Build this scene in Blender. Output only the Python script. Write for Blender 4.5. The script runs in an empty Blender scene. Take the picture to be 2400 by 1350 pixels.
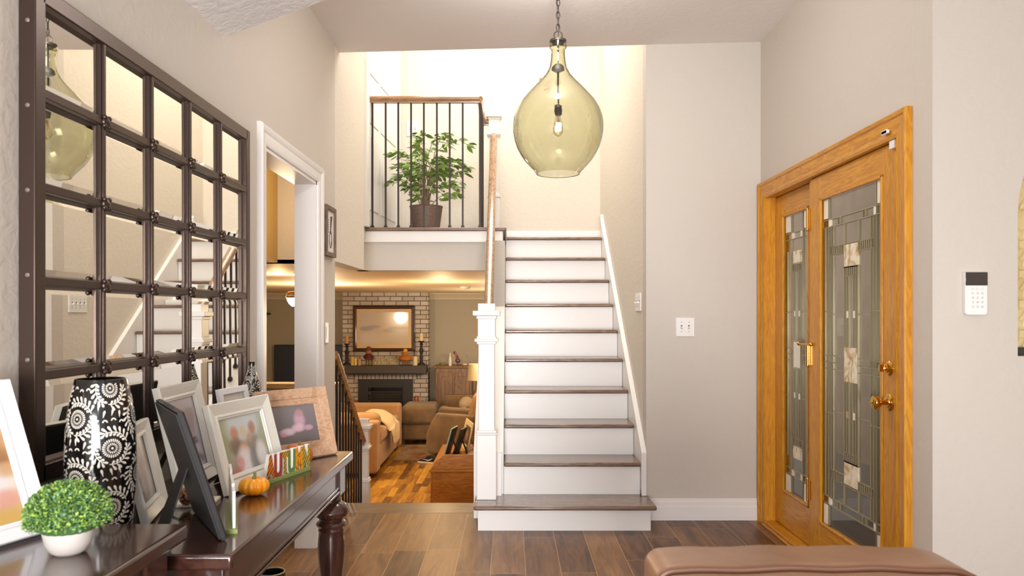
import bpy, bmesh, math, random
from mathutils import Vector, Matrix
random.seed(7)
PI = math.pi
# ------------------------------------------------------------------ camera, world, lights
F, CX, CY, H = 1800.0, 1197.0, 740.0, 1.28      # focal length in px of the 2400x1350 frame, vanishing point, eye height
scn = bpy.context.scene
col = scn.collection
cd = bpy.data.cameras.new('camera'); cam = bpy.data.objects.new('camera', cd); col.objects.link(cam)
cam.location = (0, 0, H); cam.rotation_euler = (PI/2, 0, 0)
cd.sensor_width = 36; cd.lens = 27; cd.clip_start = .05
cd.shift_x = (1200-CX)/2400; cd.shift_y = (CY-675)/2400
cd.dof.use_dof = True; cd.dof.focus_distance = 4.3; cd.dof.aperture_fstop = 6.5
scn.camera = cam
scn.view_settings.view_transform = 'Standard'; scn.view_settings.look = 'None'
scn.view_settings.exposure = 0.62; scn.view_settings.gamma = 1.0
scn.view_settings.use_curve_mapping = False

w = bpy.data.worlds.new('daylight'); scn.world = w; w.use_nodes = True
w.node_tree.nodes['Background'].inputs[0].default_value = (.95, .97, 1.0, 1)
w.node_tree.nodes['Background'].inputs[1].default_value = 0.7

def light(name, kind, loc, energy, color=(1, 1, 1), size=.1, size_y=None, target=None, spread=None):
    l = bpy.data.lights.new(name, kind); l.energy = energy; l.color = color
    if kind == 'AREA':
        l.size = size
        if size_y: l.shape = 'RECTANGLE'; l.size_y = size_y
        if spread: l.spread = spread
    else: l.shadow_soft_size = size
    o = bpy.data.objects.new(name, l); col.objects.link(o); o.location = loc
    if target is not None:
        o.rotation_euler = (Vector(target)-Vector(loc)).to_track_quat('-Z', 'Y').to_euler()
    return o
light('camera_flash', 'POINT', (-.33, -.06, 1.44), 14, (.96, .98, 1), .035)
light('foyer_fill_light', 'POINT', (.2, 3.45, 2.72), 16, (1, .965, .93), .07)  # added omni fill just above the view, no fixture hangs here
light('rear_fill_light', 'AREA', (-.2, -6.0, 1.0), 21, (.98, .98, 1), 2.4, 2.0, target=(-.4, 4.8, .4), spread=.75)  # added soft fill from behind the camera, no window is modelled there
light('ceiling_bounce_fill', 'AREA', (-.1, -1.4, .9), 66, (.97, .98, 1), 1.4, 1.0, target=(.4, 1.3, 3.2))  # unseen upward area light, added to brighten the ceilings
light('stairwell_skylight', 'AREA', (-.1, 6.1, 4.4), 42, (1, .95, .88), 1.6, 1.6, target=(-.1, 6.1, 0))
light('family_warm_fill', 'POINT', (-2.2, 8.8, 1.25), 42, (1, .78, .52), .12)  # added warm fill for the whole family room, without a fixture
light('hanging_light_glow', 'POINT', (-2.05, 6.75, 1.50), 7, (1, .66, .30), .04)  # extra glow near the brass hanging light, added to wash the ceiling
light('family_near_fill', 'POINT', (-.75, 8.2, 1.30), 16, (1, .70, .38), .08)  # unseen warm fill added beside the stair wall, belongs to no lamp
light('family_right_fill', 'POINT', (-.2, 10.6, .9), 26, (1, .82, .6), .15)  # added fill for the right side; the table lamp itself is unlit
light('side_room_light', 'POINT', (-1.35, 4.6, 2.0), 5, (1, .78, .5), .1)

# ------------------------------------------------------------------ helpers
def lin(h):
    h = h.lstrip('#'); out = []
    for i in (0, 2, 4):
        c = int(h[i:i+2], 16)/255
        out.append(c/12.92 if c <= .04045 else ((c+.055)/1.055)**2.4)
    return tuple(out)+(1,)
def at(px, py, Y):                     # pixel of the 2400x1350 frame at distance Y
    return Vector(((px-CX)*Y/F, Y, H-(py-CY)*Y/F))
def on_z(px, py, z):                   # pixel on the level z
    Y = (H-z)*F/(py-CY); return at(px, py, Y)

class MB:
    def __init__(s): s.v = []; s.f = []; s.m = []; s.uv = {}
    def add(s, vs, fs, mi=0):
        b = len(s.v); s.v += [Vector(v) for v in vs]
        s.f += [tuple(b+i for i in f) for f in fs]; s.m += [mi]*len(fs); return s
    def box(s, x0, x1, y0, y1, z0, z1, mi=0):
        vs = [(x, y, z) for x in (x0, x1) for y in (y0, y1) for z in (z0, z1)]
        return s.add(vs, [(0,1,3,2),(4,6,7,5),(0,4,5,1),(2,3,7,6),(0,2,6,4),(1,5,7,3)], mi)
    def mbox(s, M, sx, sy, sz, mi=0):
        vs = [M @ Vector((x*sx/2, y*sy/2, z*sz/2)) for x in (-1,1) for y in (-1,1) for z in (-1,1)]
        return s.add(vs, [(0,1,3,2),(4,6,7,5),(0,4,5,1),(2,3,7,6),(0,2,6,4),(1,5,7,3)], mi)
    def prism(s, poly, d, mi=0):       # poly: 3D points of one face, d: extrusion vector
        n = len(poly); d = Vector(d); p = [Vector(a) for a in poly]
        fs = [tuple(range(n)), tuple(range(2*n-1, n-1, -1))]+[(i, n+i, n+(i+1) % n, (i+1) % n) for i in range(n)]
        return s.add(p+[a+d for a in p], fs, mi)
    def lathe(s, prof, c=(0,0,0), n=32, M=None, mi=0, cap=True, sx=1, sy=1):
        vs = []; fs = []; c = Vector(c)
        for r, z in prof:
            for i in range(n):
                a = 2*PI*i/n; p = Vector((r*math.cos(a)*sx, r*math.sin(a)*sy, z))
                vs.append(c+(M @ p if M else p))
        for k in range(len(prof)-1):
            for i in range(n):
                j = (i+1) % n; fs.append((k*n+i, k*n+j, (k+1)*n+j, (k+1)*n+i))
        if cap:
            if prof[0][0] > 1e-5: fs.append(tuple(range(n-1, -1, -1)))
            if prof[-1][0] > 1e-5: fs.append(tuple(range((len(prof)-1)*n, len(prof)*n)))
        return s.add(vs, fs, mi)
    def tube(s, pts, r, n=8, mi=0, closed=False, cap=True):
        pts = [Vector(p) for p in pts]; N = len(pts); vs = []; fs = []
        up = None
        for k, p in enumerate(pts):
            if closed: t = pts[(k+1) % N]-pts[k-1]
            else: t = pts[min(k+1, N-1)]-pts[max(k-1, 0)]
            t.normalize()
            if up is None:
                up = Vector((0,0,1)) if abs(t.z) < .9 else Vector((1,0,0))
            a = t.cross(up)
            if a.length < 1e-6: a = t.orthogonal()
            a.normalize(); b = a.cross(t).normalized(); up = b
            rr = r[k] if isinstance(r, (list, tuple)) else r
            for i in range(n):
                q = 2*PI*i/n; vs.append(p+a*math.cos(q)*rr+b*math.sin(q)*rr)
        for k in range(N if closed else N-1):
            for i in range(n):
                j = (i+1) % n; k2 = (k+1) % N
                fs.append((k*n+i, k2*n+i, k2*n+j, k*n+j))
        if cap and not closed: fs += [tuple(range(n)), tuple(range(N*n-1, (N-1)*n-1, -1))]
        return s.add(vs, fs, mi)
    def ball(s, c, r, n=16, m=10, sc=(1,1,1), mi=0, M=None):
        prof = [(max(1e-6, r*math.sin(PI*i/m)), -r*math.cos(PI*i/m)) for i in range(m+1)]
        S = Matrix.Diagonal(Vector(sc)); MM = (M @ S) if M else S
        return s.lathe(prof, c, n, MM, mi, cap=False)
    def build(s, name, mat, parent=None, smooth=False, bevel=0, seg=2, sub=0, label=None, auto=None):
        off = Vector((0,0,0))
        if parent is not None:
            q = parent
            while q is not None: off += q.location; q = q.parent
            base = Vector((0,0,0))
        else:
            xs = [v.x for v in s.v]; ys = [v.y for v in s.v]; zs = [v.z for v in s.v]
            base = Vector(((min(xs)+max(xs))/2, (min(ys)+max(ys))/2, min(zs))); off = base
        me = bpy.data.meshes.new(name); me.from_pydata([v-off for v in s.v], [], s.f)
        for mm in (mat if isinstance(mat, (list, tuple)) else [mat]): me.materials.append(mm)
        for i, p in enumerate(me.polygons): p.material_index = s.m[i]
        bm = bmesh.new(); bm.from_mesh(me); bmesh.ops.recalc_face_normals(bm, faces=bm.faces); bm.to_mesh(me); bm.free()
        o = bpy.data.objects.new(name, me); col.objects.link(o)
        if parent is not None: o.parent = parent
        else: o.location = base
        if bevel:
            b = o.modifiers.new('bevel', 'BEVEL'); b.width = bevel; b.segments = seg; b.limit_method = 'ANGLE'; b.angle_limit = .6
            b.harden_normals = False
        if sub:
            b = o.modifiers.new('sub', 'SUBSURF'); b.levels = sub; b.render_levels = sub
        if smooth or bevel or sub:
            for p in me.polygons: p.use_smooth = True
            if not sub:
                me.set_sharp_from_angle(angle=auto or .7)
        if label: o['label'] = label
        return o

def tag(o, label, cat, group=None):
    o['label'] = label; o['category'] = cat
    if group: o['group'] = group
    return o
def thing(name, label, cat, loc=(0,0,0), group=None):
    o = bpy.data.objects.new(name, None); col.objects.link(o); o.location = loc; o.empty_display_size = .1
    return tag(o, label, cat, group)
def struct(o, label=None, cat=None):
    o['kind'] = 'structure'
    if label: o['label'] = label
    if cat: o['category'] = cat
    return o
def copy_tree(o, parent=None):
    c = o.copy(); col.objects.link(c)
    if parent is not None: c.parent = parent
    for ch in list(o.children): copy_tree(ch, c)
    return c

# ------------------------------------------------------------------ materials
class NG:
    def __init__(s, name):
        s.m = bpy.data.materials.new(name); s.m.use_nodes = True; s.t = s.m.node_tree
        s.b = s.t.nodes['Principled BSDF']; s.out = s.t.nodes['Material Output']
    def n(s, ty, **kw):
        nd = s.t.nodes.new(ty)
        for k, v in kw.items(): setattr(nd, k, v)
        return nd
    def put(s, sock, v):
        if hasattr(v, 'is_linked') or hasattr(v, 'links'): s.t.links.new(v, sock)
        else: sock.default_value = v
    def M(s, op, a, b=0.0, c=0.0):
        nd = s.n('ShaderNodeMath', operation=op)
        for i, v in enumerate((a, b, c)): s.put(nd.inputs[i], v)
        return nd.outputs[0]
    def coord(s, kind='Object'):
        if kind == 'World': return s.n('ShaderNodeNewGeometry').outputs['Position']
        return s.n('ShaderNodeTexCoord').outputs[kind]
    def sep(s, v):
        nd = s.n('ShaderNodeSeparateXYZ'); s.put(nd.inputs[0], v); return nd.outputs
    def comb(s, x, y, z):
        nd = s.n('ShaderNodeCombineXYZ')
        for i, v in enumerate((x, y, z)): s.put(nd.inputs[i], v)
        return nd.outputs[0]
    def scale(s, v, sc):
        nd = s.n('ShaderNodeVectorMath', operation='MULTIPLY'); s.put(nd.inputs[0], v); nd.inputs[1].default_value = sc; return nd.outputs[0]
    def noise(s, v, scale=5, detail=4, rough=.5, dist=0):
        nd = s.n('ShaderNodeTexNoise'); s.put(nd.inputs['Vector'], v)
        nd.inputs['Scale'].default_value = scale; nd.inputs['Detail'].default_value = detail
        nd.inputs['Roughness'].default_value = rough; nd.inputs['Distortion'].default_value = dist
        return nd.outputs['Fac']
    def white(s, v):
        nd = s.n('ShaderNodeTexWhiteNoise', noise_dimensions='3D'); s.put(nd.inputs['Vector'], v); return nd.outputs['Value']
    def ramp(s, f, stops):
        nd = s.n('ShaderNodeValToRGB'); s.put(nd.inputs[0], f); e = nd.color_ramp.elements
        while len(e) > 1: e.remove(e[-1])
        e[0].position = stops[0][0]; e[0].color = stops[0][1]
        for p, c in stops[1:]:
            q = e.new(p); q.color = c
        return nd.outputs[0]
    def mix(s, f, a, b, mode='MIX'):
        nd = s.n('ShaderNodeMix', data_type='RGBA', blend_type=mode)
        s.put(nd.inputs[0], f); s.put(nd.inputs[6], a); s.put(nd.inputs[7], b); return nd.outputs[2]
    def bump(s, h, strength=.2, dist=.01):
        nd = s.n('ShaderNodeBump'); s.put(nd.inputs['Height'], h)
        nd.inputs['Strength'].default_value = strength; nd.inputs['Distance'].default_value = dist
        s.t.links.new(nd.outputs[0], s.b.inputs['Normal']); return nd
    def set(s, **kw):
        for k, v in kw.items(): s.put(s.b.inputs[k.replace('_', ' ')], v)
        return s

def plain(name, hexc, rough=.5, metal=0, spec=.5, coat=0, var=0, bump=0, bscale=60, bdist=.002, kind='Object'):
    g = NG(name); c = lin(hexc)
    g.set(Roughness=rough, Metallic=metal, Specular_IOR_Level=spec, Coat_Weight=coat)
    if coat: g.set(Coat_Roughness=.08)
    if var or bump: v = g.coord(kind)
    if var:
        f = g.noise(v, 6, 5)
        c2 = tuple(x*(1-var) for x in c[:3])+(1,)
        g.set(Base_Color=g.ramp(f, [(.35, c), (.7, c2)]))
    else: g.set(Base_Color=c)
    if bump: g.bump(g.noise(v, bscale, 3), bump, bdist)
    return g.m
def wall_paint(name, hexc, strength=.16, scale=26):
    g = NG(name); v = g.coord('World')
    a = g.noise(v, scale, 3, .55, .6); b = g.noise(v, scale*3.5, 2)
    h = g.M('ADD', g.ramp(a, [(.40, (0,0,0,1)), (.62, (1,1,1,1))]), g.M('MULTIPLY', b, .35))
    g.set(Base_Color=lin(hexc), Roughness=.62, Specular_IOR_Level=.35); g.bump(h, strength, .004)
    return g.m
def wood(name, stops, axis='X', k=1.0, rough=.4, coat=0, fine=1.0, kind='Object', bump=.08, rings=7):
    g = NG(name); v = g.coord(kind)
    lo, hi = 1.2*k, 11*k
    sc = {'X': (lo, hi, hi), 'Y': (hi, lo, hi), 'Z': (hi, hi, lo)}[axis]
    vv = g.scale(v, sc)
    a = g.noise(vv, 1.0, 4, .55, .9)
    r = g.M('FRACT', g.M('MULTIPLY', a, rings))
    r = g.M('ABSOLUTE', g.M('SUBTRACT', r, .5))
    b = g.noise(g.scale(v, tuple(q*6*fine for q in sc)), 1.0, 3, .6)
    f = g.M('ADD', g.M('MULTIPLY', r, .9), g.M('MULTIPLY', b, .6))
    g.set(Base_Color=g.ramp(f, stops), Roughness=rough, Coat_Weight=coat)
    if coat: g.set(Coat_Roughness=.1)
    g.bump(b, bump, .002)
    return g.m
def planks(name, X0, W, L, cols, grout, gw=.0035, rough=.4, along='Y', bumpd=.002, gcol=None, jit=.7):
    g = NG(name); p = g.sep(g.coord('World'))
    x, y = (p[0], p[1]) if along == 'Y' else (p[1], p[0])
    u = g.M('DIVIDE', g.M('SUBTRACT', x, X0), W); row = g.M('FLOOR', u)
    off = g.white(g.comb(row, 3.3, 1.7))
    t = g.M('ADD', g.M('DIVIDE', y, L), g.M('MULTIPLY', off, 3.0)); cell = g.M('FLOOR', t)
    du = g.M('MULTIPLY', g.M('MINIMUM', g.M('FRACT', u), g.M('SUBTRACT', 1.0, g.M('FRACT', u))), W)
    dt = g.M('MULTIPLY', g.M('MINIMUM', g.M('FRACT', t), g.M('SUBTRACT', 1.0, g.M('FRACT', t))), L)
    edge = g.M('LESS_THAN', g.M('MINIMUM', du, dt), gw/2)
    rnd = g.white(g.comb(row, cell, .5))
    sx = g.M('MULTIPLY', x, 14.0); sy = g.M('MULTIPLY', y, 1.6)
    vec = g.comb(g.M('ADD', sx, g.M('MULTIPLY', rnd, 50)), sy, g.M('MULTIPLY', rnd, 20))
    n1 = g.noise(vec, 1.0, 5, .6, 1.2); n2 = g.noise(g.scale(vec, (5, 3, 1)), 1.0, 4, .65)
    f = g.M('ADD', g.M('MULTIPLY', n1, .75), g.M('MULTIPLY', g.M('SUBTRACT', n2, .32), .45))
    f = g.M('ADD', f, g.M('MULTIPLY', g.M('SUBTRACT', rnd, .5), jit*.5))
    c = g.ramp(f, cols)
    g.set(Base_Color=g.mix(edge, c, lin(grout)), Roughness=g.M('ADD', rough, g.M('MULTIPLY', n2, .15)))
    g.bump(g.M('ADD', g.M('MULTIPLY', n2, .25), g.M('SUBTRACT', 1.0, edge)), .25, bumpd)
    return g.m
def photo(name, base_top, base_bot, blobs, rough=.25, grain=0):
    """picture print: soft colour patches in the print's own UV"""
    g = NG(name); uv = g.coord('UV'); s = g.sep(uv)
    nz = g.noise(uv, 7, 3)
    c = g.mix(s[1], lin(base_bot), lin(base_top))
    for (u, v, ru, rv, hx, st) in blobs:
        du = g.M('DIVIDE', g.M('SUBTRACT', s[0], u), ru); dv = g.M('DIVIDE', g.M('SUBTRACT', s[1], v), rv)
        d = g.M('ADD', g.M('MULTIPLY', du, du), g.M('MULTIPLY', dv, dv))
        d = g.M('ADD', d, g.M('MULTIPLY', g.M('SUBTRACT', nz, .5), .5))
        mr = g.n('ShaderNodeMapRange'); mr.interpolation_type = 'SMOOTHSTEP'
        g.put(mr.inputs[0], d); mr.inputs[1].default_value = 1.9; mr.inputs[2].default_value = .1
        mr.inputs[3].default_value = 0; mr.inputs[4].default_value = st
        c = g.mix(mr.outputs[0], c, lin(hx))
    g.set(Base_Color=c, Roughness=rough, Coat_Weight=.6, Coat_Roughness=.05)
    return g.m
def uv_quad(name, p00, p10, p11, p01, mat, parent=None, label=None):
    q = MB().add([p00, p10, p11, p01], [(0,1,2,3)]); 
    off = Vector((0,0,0)); z = parent
    while z is not None: off += z.location; z = z.parent
    me = bpy.data.meshes.new(name); me.from_pydata([v-off for v in q.v], [], q.f); me.materials.append(mat)
    ul = me.uv_layers.new(name='UVMap')
    for i, c in enumerate(((0,0),(1,0),(1,1),(0,1))): ul.data[i].uv = c
    o = bpy.data.objects.new(name, me); col.objects.link(o)
    if parent is not None: o.parent = parent
    if label: o['label'] = label
    return o
def text_mesh(name, s, size, depth, mat, parent, M, align='CENTER', sx=1.0, bold=0.0, label=None, resolution=3):
    """raised lettering; M places the text plane (x right, y up, z out) relative to the parent's origin"""
    cu = bpy.data.curves.new('lettering', 'FONT'); cu.body = s; cu.size = size; cu.extrude = depth; cu.offset = bold
    cu.align_x = align; cu.resolution_u = resolution
    tmp = bpy.data.objects.new('lettering_source', cu); col.objects.link(tmp)
    dg = bpy.context.evaluated_depsgraph_get(); dg.update()
    me = bpy.data.meshes.new_from_object(tmp.evaluated_get(dg))
    bpy.data.objects.remove(tmp); bpy.data.curves.remove(cu)
    me.materials.clear()
    for mm in (mat if isinstance(mat, (list, tuple)) else [mat]): me.materials.append(mm)
    me.transform(M @ Matrix.Diagonal((sx, 1, 1, 1)))
    me.update()
    for p in me.polygons: p.material_index = 0
    o = bpy.data.objects.new(name, me); col.objects.link(o); o.parent = parent
    if label: o['label'] = label
    return o
def basis(o, x, y, z):
    M = Matrix.Identity(4)
    for i, v in enumerate((x, y, z)):
        for j in range(3): M[j][i] = v[j]
    for j in range(3): M[j][3] = o[j]
    return M

BEIGE = '#cfc6bb'
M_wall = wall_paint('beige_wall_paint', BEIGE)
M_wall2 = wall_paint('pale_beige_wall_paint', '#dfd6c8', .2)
M_warm = wall_paint('tan_wall_paint', '#a99f88', .15)
M_ceil = wall_paint('white_ceiling_paint', '#efe9e5', .12)
M_vault = wall_paint('textured_white_ceiling', '#f6f4f3', .38, 34)
M_white = plain('white_trim_paint', '#efebe7', .32)
M_iron = plain('dark_iron', '#3a322d', .42, .6)
M_tread = wood('brown_oak_tread', [(.15, lin('#8f7766')), (.55, lin('#7a6252')), (.9, lin('#5d483b'))], 'X', 1.2, .25, .35)
M_rail = wood('oak_handrail', [(.15, lin('#b08a68')), (.6, lin('#8d6a4c')), (.95, lin('#6c4d35'))], 'Y', 2.4, .22, .5, rings=3)
M_railx = wood('oak_handrail_cross', [(.15, lin('#b08a68')), (.6, lin('#8d6a4c')), (.95, lin('#6c4d35'))], 'X', 2.4, .22, .5, rings=3)
M_oak = wood('golden_oak_upright', [(.15, lin('#da9c22')), (.6, lin('#c88416')), (.95, lin('#ac6c0e'))], 'Z', 1.9, .36, .08)
M_oakh = wood('golden_oak_level', [(.15, lin('#da9c22')), (.6, lin('#c88416')), (.95, lin('#ac6c0e'))], 'Y', 1.9, .36, .08)
M_table = wood('dark_mahogany', [(.2, lin('#4a2c22')), (.6, lin('#3b211a')), (.95, lin('#2a1712'))], 'Y', .6, .2, .6, bump=.03)
M_tablez = wood('dark_mahogany_upright', [(.2, lin('#4a2c22')), (.6, lin('#3b211a')), (.95, lin('#2a1712'))], 'Z', .6, .18, .6, bump=.03)
M_brass = plain('polished_brass', '#e0b25a', .12, 1.0)
M_bronze = plain('bronze_frame_metal', '#4d3e37', .36, .7)
M_plastic = plain('white_plastic', '#f1eeea', .3)
M_black = plain('black_wood', '#221f1f', .55, bump=.3, bscale=90)
M_blackgloss = plain('black_glaze', '#120f0f', .08, coat=.6)
M_cream = plain('cream_painted_frame', '#ece8dd', .35, var=.06)
M_whitef = plain('white_painted_frame', '#f0eff0', .35)
M_floor = planks('wood_look_floor_tile', -.279, .177, 1.05,
    [(.22, lin('#4a3020')), (.38, lin('#6b4a2e')), (.52, lin('#835c39')), (.72, lin('#9c744a'))], '#b2895c', .0035, .34)
M_ffloor = planks('amber_parquet', 0, .075, .42,
    [(.2, lin('#573713')), (.38, lin('#8d6224')), (.55, lin('#b9852e')), (.75, lin('#d9a744'))], '#5a3a18', .0012, .28, jit=1.0)
M_nose = wood('wood_look_nosing_tile', [(.2, lin('#8a7057')), (.6, lin('#745b46')), (.95, lin('#5c4636'))], 'X', 1.0, .35, kind='World')
PANE_YAW = [.010, .006, .005, .004, .003]; PANE_PITCH = -.003
# ------------------------------------------------------------------ room shell
XL, XR, YB = -1.075, 1.569, 4.82       # left wall, right wall, back wall of the foyer
FZ, FC, FW = -.57, 1.645, 12.4         # sunken family room: floor, ceiling, far wall
XS0, XS1 = -.045, .85                  # stair flight
YJ = -XL*F/(CX-785)                    # end of the left wall
def panel(name, parts, mat, lbl=None):
    m = MB()
    for p in parts: m.box(*p)
    return struct(m.build(name, mat), lbl)
# floors
m = MB(); m.box(-1.075, 1.65, -3.4, 4.976, -.12, 0); m.box(-1.3, -1.075, 3.2, 4.976, -.12, 0)
m.box(-3.2, -1.3, 3.2, 5.3, -.12, 0); m.box(1.569, 3.4, -3.4, 2.857, -.12, 0)
struct(m.build('floor', M_floor), 'brown wood look tile planks of the entry floor')
m = MB(); m.box(-1.3, -.235, 4.976, 5.26, -.05, 0)
struct(m.build('trim_1', M_nose, bevel=.008), 'brown tile nosing plank along the drop to the family room')
m = MB()
for k in range(1, 3): m.box(-1.16, -.235, 5.22+.27*(k-1), 5.22+.27*k+.03, FZ, -.19*k)
m.box(-1.16, -.235, 4.98, 5.22, FZ, -.05)
struct(m.build('trim_2', M_nose, bevel=.005), 'two wooden steps going down to the family room')
m = MB(); m.box(-5.0, 1.2, 5.3, FW+.2, FZ-.1, FZ)
struct(m.build('floor', M_ffloor), 'glossy amber parquet of the sunken family room')
# left wall with the cased opening
oy0, oy1 = -XL*F/(CX-617), -XL*F/(CX-741)
oz = 2.02
m = MB()
m.box(XL-.11, XL, -3.4, oy0, 0, 3.1); m.box(XL-.11, XL, oy0, oy1, oz, 3.1)
m.box(XL-.11, XL, oy1, YJ, 0, 3.1)
struct(m.build('wall_left', M_wall), 'beige left wall with the cased opening')
YK = -XL*F/(CX-853)
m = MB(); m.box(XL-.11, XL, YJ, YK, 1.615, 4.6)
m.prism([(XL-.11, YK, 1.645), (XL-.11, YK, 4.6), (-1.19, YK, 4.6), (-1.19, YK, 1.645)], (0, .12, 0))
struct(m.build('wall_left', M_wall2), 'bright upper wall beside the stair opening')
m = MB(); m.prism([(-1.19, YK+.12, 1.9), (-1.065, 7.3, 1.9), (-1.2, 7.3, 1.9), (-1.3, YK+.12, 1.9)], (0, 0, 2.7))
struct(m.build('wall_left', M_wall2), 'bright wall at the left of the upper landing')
# back wall right of the stairs, right wall with door opening, wall facing the camera with the niche
zc0, zc1 = 2.93, 3.0
def cz(x): return zc0+(zc1-zc0)*(x-XL)/(XR-XL)
m = MB(); m.box(XS1, XR+.12, YB, YB+.12, 0, 3.1)
struct(m.build('wall_back', M_wall), 'beige wall between the stairs and the entry door')
dy0, dy1, dz = 3.06, 4.76, 2.05
m = MB(); m.box(XR, XR+.12, 2.9775, dy0, 0, 3.1); m.box(XR, XR+.12, dy0, dy1, dz, 3.1); m.box(XR, XR+.12, dy1, YB, 0, 3.1)
struct(m.build('wall_right', M_wall), 'beige wall around the oak entry door')
# niche wall (arched hole)
nx0, nr, nz0, nzs = 1.886, .44, 1.129, 1.661
ncx = nx0+nr; X1 = 3.4; ZT = 4.2; yf = 2.857-.0
m = MB()
m.box(XR, nx0, yf-.0, yf+.12, 0, ZT); m.box(nx0, nx0+2*nr, yf, yf+.12, 0, nz0); m.box(nx0+2*nr, X1, yf, yf+.12, 0, ZT)
N = 20
for i in range(N):
    a0 = PI-PI*i/N; a1 = PI-PI*(i+1)/N
    p0 = (ncx+nr*math.cos(a0), nzs+nr*math.sin(a0)); p1 = (ncx+nr*math.cos(a1), nzs+nr*math.sin(a1))
    m.prism([(p0[0], yf, p0[1]), (p1[0], yf, p1[1]), (p1[0], yf, ZT), (p0[0], yf, ZT)], (0, .12, 0))
m.box(nx0-.02, nx0+2*nr+.02, yf+.121, yf+.14, nz0-.02, nzs+nr+.02)
struct(m.build('wall_front', M_wall), 'beige wall facing the camera with an arched niche')
m = MB(); m.box(X1, X1+.1, -3.4, 2.98, 0, 4.3)
struct(m.build('wall_right', M_wall), 'beige side wall of the living room')
# ceilings
vz = lambda x: 2.324+.362*(x-XL)
m = MB()
m.prism([(XL-.11, -3.4, vz(XL-.11)), (X1+.1, -3.4, vz(X1+.1)), (X1+.1, -3.4, vz(X1+.1)+.1), (XL-.11, -3.4, vz(XL-.11)+.1)], (0, 3.4+2.877, 0))
struct(m.build('ceiling', M_vault), 'sloping textured white ceiling of the living room')
m = MB()
m.prism([(XL, 2.78, vz(XL)+.02), (X1, 2.78, vz(X1)+.02), (X1, 2.78, 4.3), (XL, 2.78, 4.3)], (0, .09, 0))
m.f = m.f; 
hd = MB(); xk = XL+(2.965-2.324)/.362
hd.prism([(XL, 2.80, vz(XL)+.1), (xk, 2.80, vz(xk)+.1), (xk, 2.80, 3.1), (XL, 2.80, 3.1)], (0, .075, 0))
hd.prism([(xk-.1, 2.80, cz(xk)+.08), (XR, 2.80, cz(XR)+.08), (XR, 2.80, vz(XR)+.1), (xk-.1, 2.80, vz(xk-.1)+.1)], (0, .075, 0))
struct(hd.build('wall_front', M_wall), 'beige header where the sloping ceiling ends')
m = MB(); ye = YB
m.prism([(XL-.05, 2.86, zc0), (XR+.05, 2.86, zc1), (XR+.05, 2.86, zc1+.1), (XL-.05, 2.86, zc0+.1)], (0, ye-2.86, 0))
struct(m.build('ceiling', M_ceil), 'white ceiling of the foyer')
# stairwell
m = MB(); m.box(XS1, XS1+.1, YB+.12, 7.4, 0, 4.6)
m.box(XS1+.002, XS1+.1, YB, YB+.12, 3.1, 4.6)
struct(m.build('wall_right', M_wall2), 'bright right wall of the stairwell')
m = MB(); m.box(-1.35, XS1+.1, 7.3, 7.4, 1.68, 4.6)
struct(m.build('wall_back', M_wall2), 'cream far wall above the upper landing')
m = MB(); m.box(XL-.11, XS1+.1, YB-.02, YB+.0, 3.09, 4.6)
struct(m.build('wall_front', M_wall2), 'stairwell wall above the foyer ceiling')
m = MB(); m.box(-1.35, XS1+.1, YB-.02, 7.4, 4.6, 4.7)
struct(m.build('ceiling', M_ceil), 'high ceiling of the stairwell')
# landing slab, its white fascia and the beige face below
LZ, LY = 1.985, 6.12
m = MB(); m.box(-1.3, XS0+.01, LY, 7.3, LZ-.03, LZ)
lf = struct(m.build('floor', M_tread, bevel=.008), 'brown wood floor edge of the upper landing')
m = MB(); m.box(-1.19, XS0-.02, LY+.02, LY+.05, LZ-.115, LZ-.03); m.box(XS0-.04, XS0-.02, LY+.05, 6.9, LZ-.115, LZ-.03)
struct(m.build('trim_3', M_white), 'white fascia board under the landing edge')
m = MB(); m.box(-1.25, -.2, LY+.05, LY+.2, FC, LZ-.031); m.box(-.2, XS0, 6.02, 7.3, -.57, LZ-.116)
struct(m.build('wall_front', M_wall), 'beige wall under the landing')
# family room
m = MB(); m.box(-5.0, -1.2, 5.27, FW+.2, FC, FC+.02); m.box(-1.2, -.2, LY+.2, 7.4, FC, FC+.02); m.box(-1.2, 1.2, 7.4, FW+.2, FC, FC+.02); m.box(-1.2, -1.16, 5.6, LY+.2, FC, FC+.02)
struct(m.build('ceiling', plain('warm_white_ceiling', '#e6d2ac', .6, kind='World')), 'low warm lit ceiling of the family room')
m = MB(); m.box(-5.0, 1.2, FW, FW+.1, FZ, FC)
struct(m.build('wall_back', M_warm), 'tan far wall of the family room')
m = MB(); m.box(-5.1, -5.0, 5.27, FW+.1, FZ, FC)
struct(m.build('wall_left', M_warm), 'tan left wall of the family room')
m = MB(); m.box(1.2, 1.3, 7.4, FW+.1, FZ, FC)
m.box(XS0, 1.3, 7.3, 7.4, FZ, 1.64)
struct(m.build('wall_right', M_warm), 'tan right wall of the family room')
def crown(x0, x1, y, z, name='trim_4', lbl='white crown moulding along the far family room wall'):
    prof = [(0,0),(0,-.10),(-.012,-.10),(-.016,-.08),(-.05,-.035),(-.07,-.02),(-.07,0)]
    m = MB(); m.prism([(x0, y+a, z+b) for a, b in prof], (x1-x0, 0, 0))
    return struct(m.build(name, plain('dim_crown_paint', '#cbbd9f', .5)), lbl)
crown(-5, 1.2, FW, FC)
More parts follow.
